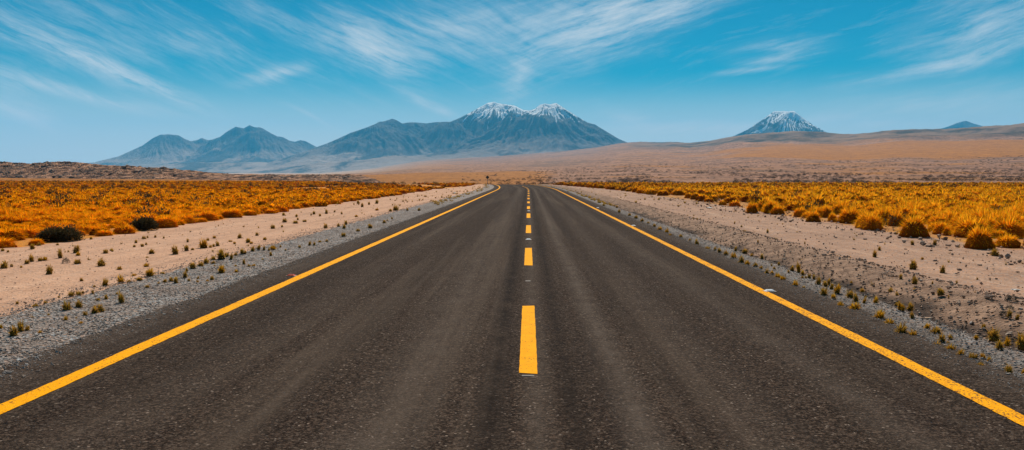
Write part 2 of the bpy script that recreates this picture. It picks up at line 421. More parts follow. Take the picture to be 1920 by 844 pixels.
# gravel verges on both sides
def gverge(l0, l1, sgn):
    ys = np.concatenate([np.arange(-18, 40, .12), np.arange(40, 170, .6), np.arange(170, 300, 3)])
    fr_ = np.linspace(0, 1, 13)
    Y = np.repeat(ys[:, None], 13, 1)
    w0 = l0+.0*Y[:, :1]; w1 = l1+.28*fbm(Y[:, :1]*.5, Y[:, :1]*0+sgn*5, 4)+.10*pn(Y[:, :1]*3.5, sgn)
    Lt = w0+(w1-w0)*fr_[None, :]
    X = cx(Y)+Lt
    Z = gz(X, Y)+.02+.014*fbm(X*4, Y*4, 3)-.05*(fr_[None, :] > .93)
    Z = np.where(np.abs(Lt) < 4.6, np.minimum(Z, crest(X, Y)-.006), Z)
    o = mk('gravel_verge', np.stack([X, Y, Z], -1).reshape(-1, 3), grid_faces(len(ys), 13), M['gravel'], dict(lat=Lt)); tag(o, kind='structure')
gverge(-5.85, -4.0, -1); gverge(3.6, 4.75, 1)

# ------------------------------------------------------------------ stones (low-poly lumps)
def ico(sub=0):
    import bmesh
    bm = bmesh.new(); bmesh.ops.create_icosphere(bm, subdivisions=sub+1, radius=.5)
    V = np.array([v.co[:] for v in bm.verts]); Fc = np.array([[v.index for v in f.verts] for f in bm.faces]); bm.free(); return V, Fc
IV, IF = ico(0); IV2, IF2 = ico(1)
def lumps(P, S, flat=.6, sub=0, r=rng):
    """many small stones as one mesh: P Nx3 centres, S sizes"""
    B, Fc = (IV, IF) if sub == 0 else (IV2, IF2)
    n = len(P); k = len(B)
    j = 1+.28*r.standard_normal((n, k, 1)).clip(-1.6, 1.6)
    sc = np.stack([np.ones(n), r.uniform(.55, 1, n), r.uniform(flat*.6, flat*1.2, n)], -1)[:, None, :]
    a = r.uniform(0, 2*np.pi, n); ca = np.cos(a)[:, None]; sa = np.sin(a)[:, None]
    q = B[None]*j*sc*np.asarray(S)[:, None, None]
    X = q[..., 0]*ca-q[..., 1]*sa; Y = q[..., 0]*sa+q[..., 1]*ca
    V = np.stack([X, Y, q[..., 2]], -1)+P[:, None, :]
    FF = (Fc[None]+(np.arange(n)*k)[:, None, None]).reshape(-1, 3)
    return V.reshape(-1, 3), FF, np.repeat(r.uniform(0, 1, n), k)
def scatter_gravel(n, l0, l1, y0, y1, s0, s1, zo, pw=1.0, edge=None):
    y = y0*(y1/y0)**rng.uniform(0, 1, n)**pw
    lt = rng.uniform(l0, l1, n)
    if edge: lt = edge(lt, y)
    x = cx(y)+lt
    z = np.where(np.abs(lt) < 4.4, crest(x, y), gz(x, y)+.02)+zo
    s = s0*(s1/s0)**(rng.uniform(0, 1, n)**1.8)
    return np.stack([x, y, z+s*.12], -1), s
def stuff(name, parts, mat, label, cat):
    V, Fc, Rn, o = [], [], [], 0
    for v, f, r_ in parts: V.append(v); Fc.append(f+o); Rn.append(r_); o += len(v)
    ob = mk(name, np.concatenate(V), np.concatenate(Fc), mat, dict(rnd=np.concatenate(Rn)), smooth=False)
    return tag(ob, label, cat, kind='stuff')
P1, S1 = scatter_gravel(36000, -6.0, -4.35, 5, 50, .008, .032, 0)
P2, S2 = scatter_gravel(2500, -4.6, -4.2, 5, 60, .010, .04, 0)
P3, S3 = scatter_gravel(12000, 3.85, 4.75, 5, 45, .008, .03, 0)
stuff('gravel_stones', [lumps(P1, S1), lumps(P2, S2), lumps(P3, S3)], M['gstone'], 'grey crushed gravel lying loose along both edges of the asphalt', 'gravel')
P8, S8 = scatter_gravel(5000, -.5, .5, 5, 50, .008, .03, 0)
P8[:, 0] = cx(P8[:, 1])-5.95-np.abs(rng.normal(0, .28, len(P8))); P8[:, 2] = gz(P8[:, 0], P8[:, 1])+.004
P9, S9 = scatter_gravel(5000, -4.6, -4.0, 5, 40, .006, .024, 0); P10, S10 = scatter_gravel(4000, 3.6, 4.0, 5, 40, .006, .022, 0)
stuff('loose_grit', [lumps(P8, S8), lumps(P9, S9), lumps(P10, S10)], M['gstone'], 'stray grit spilled from the gravel onto sand and asphalt rim', 'gravel')
P4, S4 = scatter_gravel(8500, 4.5, 6.3, 6, 60, .010, .055, .0)
P5, S5 = scatter_gravel(2600, 6.0, 12.5, 8, 90, .010, .06, 0, .8)
P6, S6 = scatter_gravel(2500, -11.5, -5.9, 8, 70, .01, .035, 0, .8)
P7, S7 = scatter_gravel(1800, 9.0, 14.5, 14, 60, .02, .14, 0, .8)
stuff('rubble', [lumps(P4, S4, .8), lumps(P5, S5, .8), lumps(P6, S6, .7), lumps(P7, S7, .8)], M['rstone'], 'brown rubble and pebbles strewn over the sand beyond the verges', 'rubble')

# ------------------------------------------------------------------ grass
def blades(n, r, rb=.25, spread=1.1, droop=.35, width=.03, l0=.7, seg=3, core=.0, upright=0, outl=0):
    """blades of a clump about 1 wide and 1 high; returns V, F(tri), t, rnd"""
    ph = r.uniform(0, 2*np.pi, n); th = spread*np.sqrt(r.uniform(0, 1, n)); b = rb*np.sqrt(r.uniform(0, 1, n))
    ph2 = ph+r.normal(0, .35, n)
    L = r.uniform(l0, 1.08, n); L = np.where(r.uniform(0, 1, n) < outl, L*1.25, L)
    V = []; T = []
    wa = ph2+np.pi/2+r.normal(0, .6, n)
    for k in range(seg+1):
        t = k/seg
        rad = b+np.sin(th)*L*t*.56+droop*.35*L*t*t*np.sin(th)
        z = np.cos(th*.82)*L*t-droop*L*t*t*.55*np.sin(th)
        cxx = b*np.cos(ph)+(rad-b)*np.cos(ph2); cyy = b*np.sin(ph)+(rad-b)*np.sin(ph2)
        w = width*(1-t**1.5)*.5
        if k < seg:
            V.append(np.stack([cxx-w*np.cos(wa), cyy-w*np.sin(wa), z], -1)); V.append(np.stack([cxx+w*np.cos(wa), cyy+w*np.sin(wa), z], -1)); T += [t, t]
        else: V.append(np.stack([cxx, cyy, z], -1)); T += [t]
    m = len(V); V = np.stack(V, 1)
    f = []
    for k in range(seg-1): f += [(2*k, 2*k+1, 2*k+3), (2*k, 2*k+3, 2*k+2)]
    f.append((2*seg-2, 2*seg-1, 2*seg))
    FF = (np.array(f)[None]+(np.arange(n)*m)[:, None, None]).reshape(-1, 3)
    T = np.tile(T, n); Rn = np.repeat(r.uniform(0, 1, n), m)
    V = V.reshape(-1, 3)
    if core > 0:
        CV = IV2.copy()*np.array([core*1.5, core*1.5, core*1.7]); CV[:, 2] = np.maximum(CV[:, 2], -.02)  # solid core added inside the clump to block light
        CV *= 1+.12*r.standard_normal((len(CV), 1)).clip(-1, 1)
        FF = np.concatenate([FF, IF2+len(V)]); V = np.concatenate([V, CV]); T = np.concatenate([T, np.full(len(CV), .15)]); Rn = np.concatenate([Rn, np.full(len(CV), .3)])
    return V, FF, T, Rn
def mound(n, r, width=.03, seg=3, core=.36, low=1.5):
    """arching blades that end on a low dome, 1 wide and 1 high"""
    ph = r.uniform(0, 2*np.pi, n); th = low*np.sqrt(r.uniform(0.0, 1, n)); b = .12*np.sqrt(r.uniform(0, 1, n))
    ln = r.uniform(.80, 1.08, n)*(1+.10*np.sin(ph*3+r.uniform(0, 6))+.07*np.sin(ph*5+2)); ex = r.uniform(0, 1, n) < .07; ln = np.where(ex, ln*1.15, ln)
    ex_ = .5*np.sin(th)*ln; ez = np.cos(np.minimum(th, 1.5))*.98*ln+.02
    ez = np.where(th > 1.25, ez-(th-1.25)*.1, ez)
    dphi = r.normal(0, .25, n); wa = ph+np.pi/2+r.normal(0, .7, n); V, T = [], []
    for k in range(seg+1):
        t = .25+.75*k/seg if core > 0 else k/seg
        rad = b+(ex_-b)*t**1.15; z = ez*(t*1.45-.45*t*t)+.16*np.sin(th)*np.sin(np.pi*t)
        a = ph+dphi*t; w = width*(1-(k/seg)**2)*.5; cx_, cy_ = rad*np.cos(a), rad*np.sin(a)
        if k < seg:
            V.append(np.stack([cx_-w*np.cos(wa), cy_-w*np.sin(wa), z], -1)); V.append(np.stack([cx_+w*np.cos(wa), cy_+w*np.sin(wa), z], -1)); T += [t, t]
        else: V.append(np.stack([cx_, cy_, np.maximum(z, .01)], -1)); T += [t]
    m = len(V); V = np.stack(V, 1); f = []
    for k in range(seg-1): f += [(2*k, 2*k+1, 2*k+3), (2*k, 2*k+3, 2*k+2)]
    f.append((2*seg-2, 2*seg-1, 2*seg))
    FF = (np.array(f)[None]+(np.arange(n)*m)[:, None, None]).reshape(-1, 3); V = V.reshape(-1, 3); T = np.tile(T, n); Rn = np.repeat(r.uniform(0, 1, n), m)
    CV = IV2.copy()*2*np.array([core, core, core*1.9]); CV[:, 2] = np.maximum(CV[:, 2], -.03); CV *= 1+.1*r.standard_normal((len(CV), 1)).clip(-1, 1)  # opaque inner dome, added to stop light leaking through the blades
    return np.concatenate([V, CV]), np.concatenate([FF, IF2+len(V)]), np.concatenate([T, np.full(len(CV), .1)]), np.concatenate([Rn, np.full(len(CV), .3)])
def norm(q):
    V, Fc, T, Rn = q; V = V.copy()
    rr = np.quantile(np.hypot(V[:, 0], V[:, 1]), .93); V[:, :2] *= .5/rr; V[:, 2] /= np.quantile(V[:, 2], .97); return V, Fc, T, Rn
def leaves(n, r, size=.06):
    """leafy dome about 1 wide, 1 high"""
    ph = r.uniform(0, 2*np.pi, n); el = np.arcsin(r.uniform(0, 1, n)); rad = r.uniform(.35, 1, n)**.5
    lump = 1+.22*np.sin(ph*3+r.uniform(0, 6))*np.cos(el*2)+.12*np.sin(ph*7)
    c = np.stack([.5*rad*lump*np.cos(el)*np.cos(ph), .5*rad*lump*np.cos(el)*np.sin(ph), .05+.92*rad*lump*np.sin(el)], -1)
    up = c/np.linalg.norm(c, axis=1, keepdims=True)+r.normal(0, .35, (n, 3)); up /= np.linalg.norm(up, axis=1, keepdims=True)
    sd = np.cross(up, r.normal(0, 1, (n, 3))); sd /= np.linalg.norm(sd, axis=1, keepdims=True)
    s = size*r.uniform(.5, 1.3, n)[:, None]
    V = np.stack([c-sd*s*.28, c+up*s*.6+sd*s*.25, c+up*s*1.6, c+up*s*.6-sd*s*.35], 1).reshape(-1, 3)
    i = np.arange(n)[:, None]*4
    FF = np.concatenate([i+np.array([[0, 1, 2]]), i+np.array([[0, 2, 3]])])
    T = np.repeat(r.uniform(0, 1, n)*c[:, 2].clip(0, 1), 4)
    return V, FF, T, np.repeat(r.uniform(0, 1, n), 4)

R2 = np.random.default_rng(11)
def templ(name, mat, make, n): 
    out = []
    for i in range(n):
        V, Fc, T, Rn = norm(make()); out.append(mk(name, V, Fc, mat, dict(t=T, rnd=Rn), link=False))
    return out
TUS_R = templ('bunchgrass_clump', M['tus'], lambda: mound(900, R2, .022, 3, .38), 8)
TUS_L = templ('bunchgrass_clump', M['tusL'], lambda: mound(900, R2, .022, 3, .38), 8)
TUFT = templ('grass_tuft', M['tuft'], lambda: mound(150, R2, .05, 2, .27, 1.5), 14)
TUFTY = templ('grass_tuft', M['tuftY'], lambda: mound(140, R2, .05, 2, .24, 1.5), 9)
TUFTG = templ('small_shrub', M['gshrub'], lambda: leaves(420, R2, .10), 3)

# small tufts as the photo shows them: x, y of the base, width, height in photo pixels; s sand, g gravel
left = """5 471 7 5;15 473 5 4;61 467 9 9;73 461 8 6;108 460 6 4;171 449 6 5;143 474 13 14;146 480 9 7 y;113 484 9 16;146 495 14 9;190 499 16 12;224 506 11 6;50 495 10 8;60 491 10 13;75 490 10 7;84 489 10 7 y;7 503 15 13;22 500 6 5;40 502 5 4 y;92 514 14 14;153 527 7 6;198 475 11 7;209 470 7 4;197 537 12 14;228 532 14 15 y;177 540 5 6;
255 456 6 6;270 449 9 6;277 446 4 4;291 445 5 4;307 448 4 5;252 463 6 4;267 462 7 5;274 459 5 4;284 476 12 8;276 484 6 3;275 500 12 6 y;329 477 13 15;350 470 10 10;361 469 7 4;352 454 5 6;382 465 18 15 y;395 464 7 5 y;401 463 5 6;409 462 8 9;390 451 6 4;402 447 7 5 y;432 454 8 4 y;440 457 6 4 y;449 447 9 8;465 455 10 8;471 457 8 4 y;281 518 18 14 y;251 519 10 6 y;262 527 13 7;251 530 5 4;242 530 9 5;305 516 12 6;276 542 9 6;297 535 6 4;309 532 8 7;321 530 10 8;331 534 9 12;347 523 9 12;351 511 6 7;362 505 13 11;354 530 6 6;371 526 5 6;371 532 6 5 y;376 501 12 8;386 494 11 9;400 489 11 8;415 487 16 17;424 484 10 9;400 496 9 5;402 501 5 3;416 514 15 14 y;397 527 8 8;389 530 6 4 y;442 513 8 6 y;442 502 6 4;457 498 6 10;433 488 7 10;442 481 7 6;455 477 8 9;460 477 5 6;474 472 8 8;467 502 7 5;476 501 8 4 y;
26 634 16 19;39 626 14 19;51 624 9 11;125 585 16 17;148 579 13 13;177 591 13 14;190 588 13 15;229 571 12 20;199 564 7 9;184 567 8 6;219 555 6 5;160 594 9 8;123 604 9 9 y;152 610 8 5 y;76 628 8 6 y;91 595 6 5;61 599 6 4;143 601 4 4;2 620 6 9 y;32 570 6 5;66 576 11 6;78 565 6 4;85 570 8 6;110 559 5 4;134 555 12 8;147 553 12 7;156 550 6 5;174 554 5 8;
482 442 7 6;497 450 8 5;512 429 10 7;529 426 5 4;534 417 10 7;554 419 11 5;559 413 4 5;571 416 9 4;556 407 5 5;532 404 6 5;589 402 6 6;600 406 5 5;583 404 3 4;612 401 6 8;627 398 4 4;641 402 4 5;611 429 9 9;635 425 6 6;649 421 7 7;645 430 7 8;668 407 7 4 y;672 382 6 6;679 388 6 7;692 384 5 5;664 384 3 3;706 382 7 7;644 445 10 7;580 462 6 8;589 462 5 7;600 456 7 4;613 455 6 5;562 466 6 5;526 466 4 5;512 470 12 8 y;504 472 5 5;495 471 6 8;485 469 7 8;508 482 6 8;492 489 5 3;535 472 4 4;671 435 8 5;695 429 10 8;720 420 7 6;726 415 4 3;735 412 4 4;697 407 3 3;732 397 7 5;742 395 12 9;764 396 5 5;786 396 6 5;707 395 8 4 y"""
right = """1124 381 8 4;1132 387 6 4;1161 400 6 6;1157 390 5 4;1180 406 7 5;1192 411 8 6;1204 417 8 6;1215 421 7 4;1227 427 7 6;1237 434 9 8 y;1250 439 8 9 y;1257 445 7 6;1277 447 8 6;1294 454 6 5;1307 461 9 11;1327 470 10 6;1340 472 6 7;1349 476 9 9;1361 481 11 9;1300 412 4 4;1307 414 4 5;1377 420 3 5;1390 426 4 4;1395 435 3 4;1439 437 5 7;1421 455 4 5;1294 424 3 3;1376 487 12 11 y;1390 497 12 14;1402 500 10 10 y;1416 503 10 8;1427 507 7 7 y;1379 472 6 8;1396 476 11 8;1429 487 7 9;1410 481 6 4 y;
1437 518 8 12;1447 518 8 8 y;1452 507 6 5;1447 501 4 5;1460 499 5 6;1458 525 12 10 y;1468 530 12 11 y;1479 514 5 6;1485 509 9 9;1504 495 16 9 y;1498 512 9 16 y;1505 517 8 8 y;1504 524 6 5;1511 524 5 5;1517 523 7 8;1526 526 6 9;1535 536 10 14;1491 542 12 13 y;1507 545 7 7;1548 539 9 10;1553 537 7 12;1544 557 15 15;1558 545 8 12;1501 554 6 4;1511 551 6 4;
1569 554 14 18 y;1563 565 10 12 y;1576 580 12 12 y;1594 561 15 14;1605 570 10 17;1602 586 22 16 y;1619 572 7 13 y;1641 572 11 13 y;1617 549 8 6 y;1636 540 9 9;1669 552 10 12;1683 558 8 10;1648 603 21 18 y;1680 575 6 6;1687 583 9 14 y;1693 585 8 13 y;1707 585 12 14;1711 600 8 12;1715 532 12 12;1689 524 7 10;1715 548 5 8;1596 532 6 5;
1764 553 14 12;1779 559 3 6 y;1829 552 3 6;1863 561 4 7;1893 595 9 14;1907 599 8 10;1845 619 7 9;1640 482 9 12;1649 470 6 8;1711 459 7 8;1752 460 9 10;1866 480 14 12;1729 487 6 5 y;1711 505 15 16;1767 512 11 14;1794 532 4 6;1748 534 4 7;1509 458 3 5;1570 483 4 4;1832 525 4 5;
1738 620 11 11 y;1755 629 17 13;1712 637 16 14 y;1765 646 13 16;1757 655 13 11 y;1778 650 6 8;1782 641 9 10;1771 661 11 8 y;1782 664 18 14 y;1800 675 14 16 y;1821 682 11 16;1829 682 10 14;1844 677 10 12 y;1854 683 8 11 y;1838 696 13 13;1892 708 14 19;1918 708 8 12 y;1885 689 5 6;1864 641 23 20;1874 658 15 15;1888 651 12 15 y;1918 656 22 27;1830 639 9 8 y;1844 618 8 8;1668 614 18 13 y;1689 632 21 20"""
SPEC = {(143, 474): 'round olive tuft with golden rim, upper of two touching tufts on the left sand',
 (113, 484): 'tall narrow pointed grass tuft on the left sand, just behind the small grey shrub',
 (92, 514): 'dark olive tuft with golden left side, nearest the camera on the bare left sand',
 (190, 499): 'slanting olive tuft alone on the left sand to the right of the grey shrub',
 (146, 495): 'low wide tuft with yellow top on the left sand, right beside the grey shrub',
 (7, 503): 'leaning olive tuft on the left sand cut by the left picture edge',
 (382, 465): 'bright golden round tuft, yellowest and widest on the left sand strip',
 (329, 477): 'upright egg-shaped olive tuft on the left sand, left of the bright golden one',
 (350, 470): 'round tuft between the egg-shaped olive tuft and the bright golden tuft',
 (415, 487): 'largest peaked olive-green tuft where left sand meets gravel',
 (416, 514): 'mustard yellow tuft with dark foot standing in the left gravel',
 (229, 571): 'tall thin tuft casting a shadow on the left gravel, highest in that gravel',
 (26, 634): 'front-most dark olive tuft in the left gravel, nearest the lower left corner',
 (39, 626): 'dark tuft with golden top just behind the front-most tuft in the left gravel',
 (51, 624): 'smallest tuft of the close trio in the left gravel near the left edge',
 (125, 585): 'broad spiky olive tuft in the middle of the near left gravel',
 (148, 579): 'rounded olive tuft just right of the broad spiky one in the left gravel',
 (177, 591): 'left one of a touching pair of tufts in the left gravel',
 (190, 588): 'right one of a touching pair of tufts in the left gravel',
 (281, 518): 'wide ragged golden tuft on the boundary of left sand and gravel',
 (228, 532): 'leaning amber tuft on the boundary of left sand and gravel',
 (197, 537): 'dark upright tuft at the gravel boundary, left of the leaning amber tuft',
 (611, 429): 'lone round tuft on the far left sand close to the gravel',
 (1918, 656): 'largest dark-footed tuft cut by the right picture edge',
 (1864, 641): 'big dark half-round tuft in the rubble near the right picture edge',
 (1874, 658): 'black-based tuft just in front of the big half-round tuft by the right edge',
 (1892, 708): 'dark olive tuft nearest the lower right corner, beside the asphalt',
 (1689, 632): 'wide olive tuft at the asphalt edge ahead of the row on the right',
 (1648, 603): 'bright orange tuft glowing at the asphalt edge on the right',
 (1602, 586): 'wide golden tuft with black foot at the right asphalt edge',
 (1711, 505): 'largest tuft standing alone on the bare right sand',
 (1767, 512): 'upright tuft on the right sand just right of the largest lone one',
 (1715, 532): 'bushy dark tuft on the right sand just behind the rubble bank',
 (1764, 553): 'rounded tuft with golden top on the crest of the rubble bank',
 (1640, 482): 'slim dark tuft standing in the middle of the right sand',
 (1866, 480): 'pale green tuft right below the nearest golden clump at the right',
 (1752, 460): 'small round olive tuft on the sand between two big golden clumps',
 (1504, 495): 'low wide yellow tuft on rubble beyond the right gravel',
 (1800, 675): 'orange-topped tuft with black foot at the near right asphalt edge',
 (1838, 696): 'squat olive tuft standing right on the asphalt rim at lower right'}
UNL = {}
def plant(line, side):
    for it in line.replace('\n', '').split(';'):
        q = it.split(); 
        if not q: continue
        X, Y, w, h = map(float, q[:4]); y_ = len(q) > 4
        x, y, t = at(X, Y); z = float(gz(x, y))
        lat = x-float(cx(y)); ongr = (-5.9 < lat < 0) or (0 < lat < 4.75)
        if z != 0: x, y, t = at(X, Y, z)
        me = random.choice(TUFTY if y_ else TUFT)
        o = bpy.data.objects.new('grass_tuft', me); COL.objects.link(o)
        wm = w/F*t*1.25; hm = h/F*t*1.08
        o.location = (x, y, z-.004+(.015 if ongr else 0)); o.scale = (wm, wm, hm); o.rotation_euler = (R(random.uniform(-10, 10)), R(random.uniform(-10, 14)), random.uniform(0, 6.28))
        key = (int(X), int(Y))
        if key in SPEC: lab = SPEC[key]; grp = 'single grass tufts beside the road'
        else:
            zone = 'in the grey roadside gravel' if ongr else ('on the sand or rubble' if side == 'right' else 'on the bare peach sand')
            size = 'small' if hm < .16 else 'medium sized'
            lab = f"{size} {'golden' if y_ else 'olive'} grass tuft {zone} on the {side} of the road"
            grp = f"{size} {'golden' if y_ else 'olive'} tufts, {side} {'gravel' if ongr else 'sand'}"
        tag(o, lab, 'grass tuft', grp)
plant(left, 'left'); plant(right, 'right')

# small grey shrubs
for X, Y, w, h, lab in ((123, 494, 14, 11, 'tiny grey-leaved shrub among tufts on the left sand'), (1896, 570, 23, 14, 'dark grey-green shrub on the right sand, farthest and widest of three'),
                       (1893, 579, 17, 9, 'flat dark shrub on the right sand, middle of three'), (1881, 589, 14, 11, 'greyish shrub on the right sand, nearest of three')):
    x, y, t = at(X, Y, float(gz(*at(X, Y)[:2])))
    o = bpy.data.objects.new('small_shrub', random.choice(TUFTG)); COL.objects.link(o)
    o.location = (x, y, gz(x, y)); o.scale = (w/F*t, w/F*t, h/F*t); o.rotation_euler = (0, 0, random.uniform(0, 6)); tag(o, lab, 'shrub')
# dark bushes: foliage and stems
def bush(X, Y, w, h, lab, n=2600, size=.07, lumps_=1):
    x, y, t = at(X, Y); z = float(gz(x, y)); wm = w/F*t; hm = h/F*t
    e = empty('dark_bush', (x, y, z), random.uniform(-.2, .2)); tag(e, lab, 'bush')
    Vs, Fs, Ts, Rs, o = [], [], [], [], 0
    for k in range(lumps_):
        V, Fc, T, Rn = leaves(n//lumps_, R2, size)
        if lumps_ > 1:
            cxk = (k/(lumps_-1)-.5)*.62; s = [.55, .75, .8, .62][k % 4] if lumps_ > 2 else .75
            V = V*np.array([s*.75, .8, .8+.2*(k > 0)])+np.array([cxk, R2.uniform(-.12, .12), 0])
        Vs.append(V); Fs.append(Fc+o); Ts.append(T); Rs.append(Rn); o += len(V)
    V = np.concatenate(Vs)*np.array([wm, wm*.8, hm])
    mk('foliage', V, np.concatenate(Fs), M['shrub'], dict(t=np.concatenate(Ts), rnd=np.concatenate(Rs)), parent=e)
    V, Fc, T, Rn = blades(60, R2, .25, .9, 0, .03, .6, 2)
    mk('stems', V*np.array([wm*.9, wm*.7, hm*.85]), Fc, M['wood'], parent=e)
bush(112, 450, 72, 27, 'largest dark olive bush, wide and low, at the left edge of the sand', 9000, .07, 4)
bush(269, 430, 40, 24, 'dark spiky bush at the grass edge, farther along than the wide one', 4000, .11, 3)
for X, Y, w, h, lab in ((1711, 353, 13, 10, 'dark bush at the far edge of the right grass, leftmost of the row'), (1737, 353, 22, 9, 'widest dark bush of the row at the far edge of the right grass'),
     (1763, 351, 14, 6, 'low dark bush of the far right row, between the widest and the rounded one'), (1796, 352, 18, 9, 'rounded dark bush at the far edge of the right grass'), (1822, 349, 11, 5, 'small low bush right of the rounded far bush'),
     (1911, 351, 15, 7, 'dark far bush at the right picture edge'), (792, 345, 4, 4, 'tiny dark bush in the far left grass behind the pale rocks')):
    bush(X, Y, w, h, lab, 300, .22, 2)

# golden bunchgrass: listed front clumps first, then fill the fields
clumps = []   # x, y, width, height, side, label
FRONT = [(1835, 466, 48, 37, 'nearest golden clump, right, with black foot and a tiny clump at its side'), (1860, 466, 13, 13, 'tiny golden clump leaning on the nearest big one at the right'),
 (1713, 443, 54, 33, 'broadest golden clump with black base standing out on the right sand'), (1776, 442, 15, 17, 'small tufted golden clump between the two biggest ones at the right'),
 (1633, 431, 42, 26, 'golden dome clump on the sand, third big one counted from the right edge'), (1525, 416, 28, 19, 'golden clump jutting onto the sand, left of a smaller round one'),
 (1561, 416, 19, 15, 'small round golden clump between two larger ones at the field edge'), (1599, 407, 20, 15, 'golden clump with dark hollow at the field edge'),
 (1458, 402, 28, 15, 'low spreading golden clump at the field edge, right of the steep one'), (1410, 400, 24, 19, 'steep golden clump with dark foot, farthest left of the jutting ones'), (1436, 398, 17, 15, 'golden clump between the steep one and the spreading one'),
 (1550, 408, 26, 20, None), (1575, 402, 30, 20, None), (1500, 396, 26, 16, None), (1655, 420, 40, 28, None), (1680, 424, 30, 24, None), (1760, 432, 40, 26, None), (1805, 438, 46, 26, None), (1890, 444, 56, 30, None), (1850, 438, 46, 28, None)]
for X, Y, w, h, lab in FRONT:
    x, y, t = at(X, Y, float(gz(*at(X, Y)[:2]))); clumps.append((x, y, w/F*t, h/F*t, 'R', lab))
def fill(side, n, y0, y1, half):
    out = []
    y = np.sqrt(rng.uniform(y0*y0, y1*y1, n))
    u = rng.uniform(-.72, .70, n); x = u*y-.02*y
    L, Rr = field_mask(x, y); m = L if side == 'L' else Rr
    # sparser belts
    den = fbm(x*.06, y*.035, 3)
    lat = x-cx(y)
    if side == 'L':
        spars = ss(85, 130, y)*(1-ss(-60, -28, -lat*-1))
        keep = den > (-.75+.75*(1-ss(20, 60, -lat))*ss(75, 110, y))
    else: keep = (den > -.30) & ((lat > 13.2) | (rng.uniform(0, 1, n) < .12) | (y > 70))
    m = m & keep
    return x[m], y[m]
cell = {}
def ok(x, y, r):
    k = (int(x/1.5), int(y/1.5))
    for i in (-1, 0, 1):
        for j in (-1, 0, 1):
            for a, b, c in cell.get((k[0]+i, k[1]+j), ()):
                if (a-x)**2+(b-y)**2 < ((r+c)*.5)**2: return False
    cell.setdefault(k, []).append((x, y, r)); return True
for c in clumps: ok(c[0], c[1], c[2]*.75)
for X, Y, w in ((112, 447, 80), (269, 428, 44)):
    x, y, t = at(X, Y); 
    for q in (-.4, -.15, .15, .4):
        for yy in (0, -.7, -1.3): ok(x+q*w/F*t, y+yy, w/F*t*.6)
for side, n in (('L', 75000), ('R', 38000)):
    xs, ys = fill(side, n, 12, 222 if side == 'L' else 156, 0); xn, yn = fill(side, 22000 if side == 'L' else 5000, 12, 62, 0); xs = np.concatenate([xn, xs]); ys = np.concatenate([yn, ys])
    for x, y in zip(xs, ys):
        pb = 960+F*(x*RT[0]+y*RT[1])/max(x*FW[0]+y*FW[1], 1)
        if side == 'L' and ((68 < pb < 156 and y < 21.5) or (238 < pb < 300 and y < 25.5)): continue
        w = rng.uniform(.42, .98) if side == 'R' else rng.uniform(.34, .85); 
        pack = .82 if y < 60 else .88
        if ok(x, y, w*pack): clumps.append((x, y, w, w*(rng.uniform(.40, .62) if side == 'R' else rng.uniform(.28, .48)), side, None))
info = []
for c in clumps:
    px_ = 960+F*(c[0]*RT[0]+c[1]*RT[1])/max(c[0]*FW[0]+c[1]*FW[1], 1); info.append((0 if c[5] else 1, 0 if -15 < px_ < 1935 else 1, c[1], c))
info.sort(key=lambda q: q[:3])
single = [q[3] for q in info[:300]]; rest = [q[3] for q in info[300:]]
ycut = info[299][2]
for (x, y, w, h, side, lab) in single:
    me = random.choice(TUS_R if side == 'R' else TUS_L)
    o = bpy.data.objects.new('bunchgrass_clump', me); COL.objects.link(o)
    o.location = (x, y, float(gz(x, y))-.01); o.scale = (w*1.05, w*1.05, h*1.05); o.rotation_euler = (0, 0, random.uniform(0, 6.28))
    if lab: tag(o, lab, 'grass clump', 'golden clumps along the right field edge')
    elif side == 'R': tag(o, 'golden bunchgrass clump in the nearer part of the dense right field', 'grass clump', 'golden bunchgrass clumps, right field')
    else: tag(o, 'amber bunchgrass clump in the nearer part of the dense left field', 'grass clump', 'amber bunchgrass clumps, left field')
def field_mesh(name, items, mat, label):
    Vs, Fs, Ts, Rs, off = [], [], [], [], 0
    lod = [[norm(mound(420, R2, .032, 2, .38)) for _ in range(5)], [norm(mound(130, R2, .06, 2, .40)) for _ in range(6)], [norm(mound(26, R2, .17, 1, .42)) for _ in range(6)]]
    for (x, y, w, h, side, _) in items:
        l = 0 if y < 36 else (1 if y < 85 else 2)
        V, Fc, T, Rn = lod[l][random.randrange(len(lod[l]))]
        a = random.uniform(0, 6.28); ca, sa = math.cos(a), math.sin(a); s = w*1.05
        z = float(0 if y < 150 else crest(x, y)) if y > 60 else float(gz(x, y))
        W = np.empty_like(V); W[:, 0] = (V[:, 0]*ca-V[:, 1]*sa)*s+x; W[:, 1] = (V[:, 0]*sa+V[:, 1]*ca)*s+y; W[:, 2] = V[:, 2]*h*1.1+z-.02
        Vs.append(W.astype(np.float32)); Fs.append(Fc+off); Ts.append(T); Rs.append((Rn+random.random()) % 1); off += len(V)
    o = mk(name, np.concatenate(Vs), np.concatenate(Fs), mat, dict(t=np.concatenate(Ts), rnd=np.concatenate(Rs)))
    tag(o, label, 'grass', kind='stuff')
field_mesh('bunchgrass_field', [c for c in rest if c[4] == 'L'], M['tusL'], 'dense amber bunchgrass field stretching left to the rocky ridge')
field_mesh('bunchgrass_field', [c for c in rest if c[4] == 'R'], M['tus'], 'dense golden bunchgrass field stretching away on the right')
print('clumps', len(clumps), 'ycut', ycut)

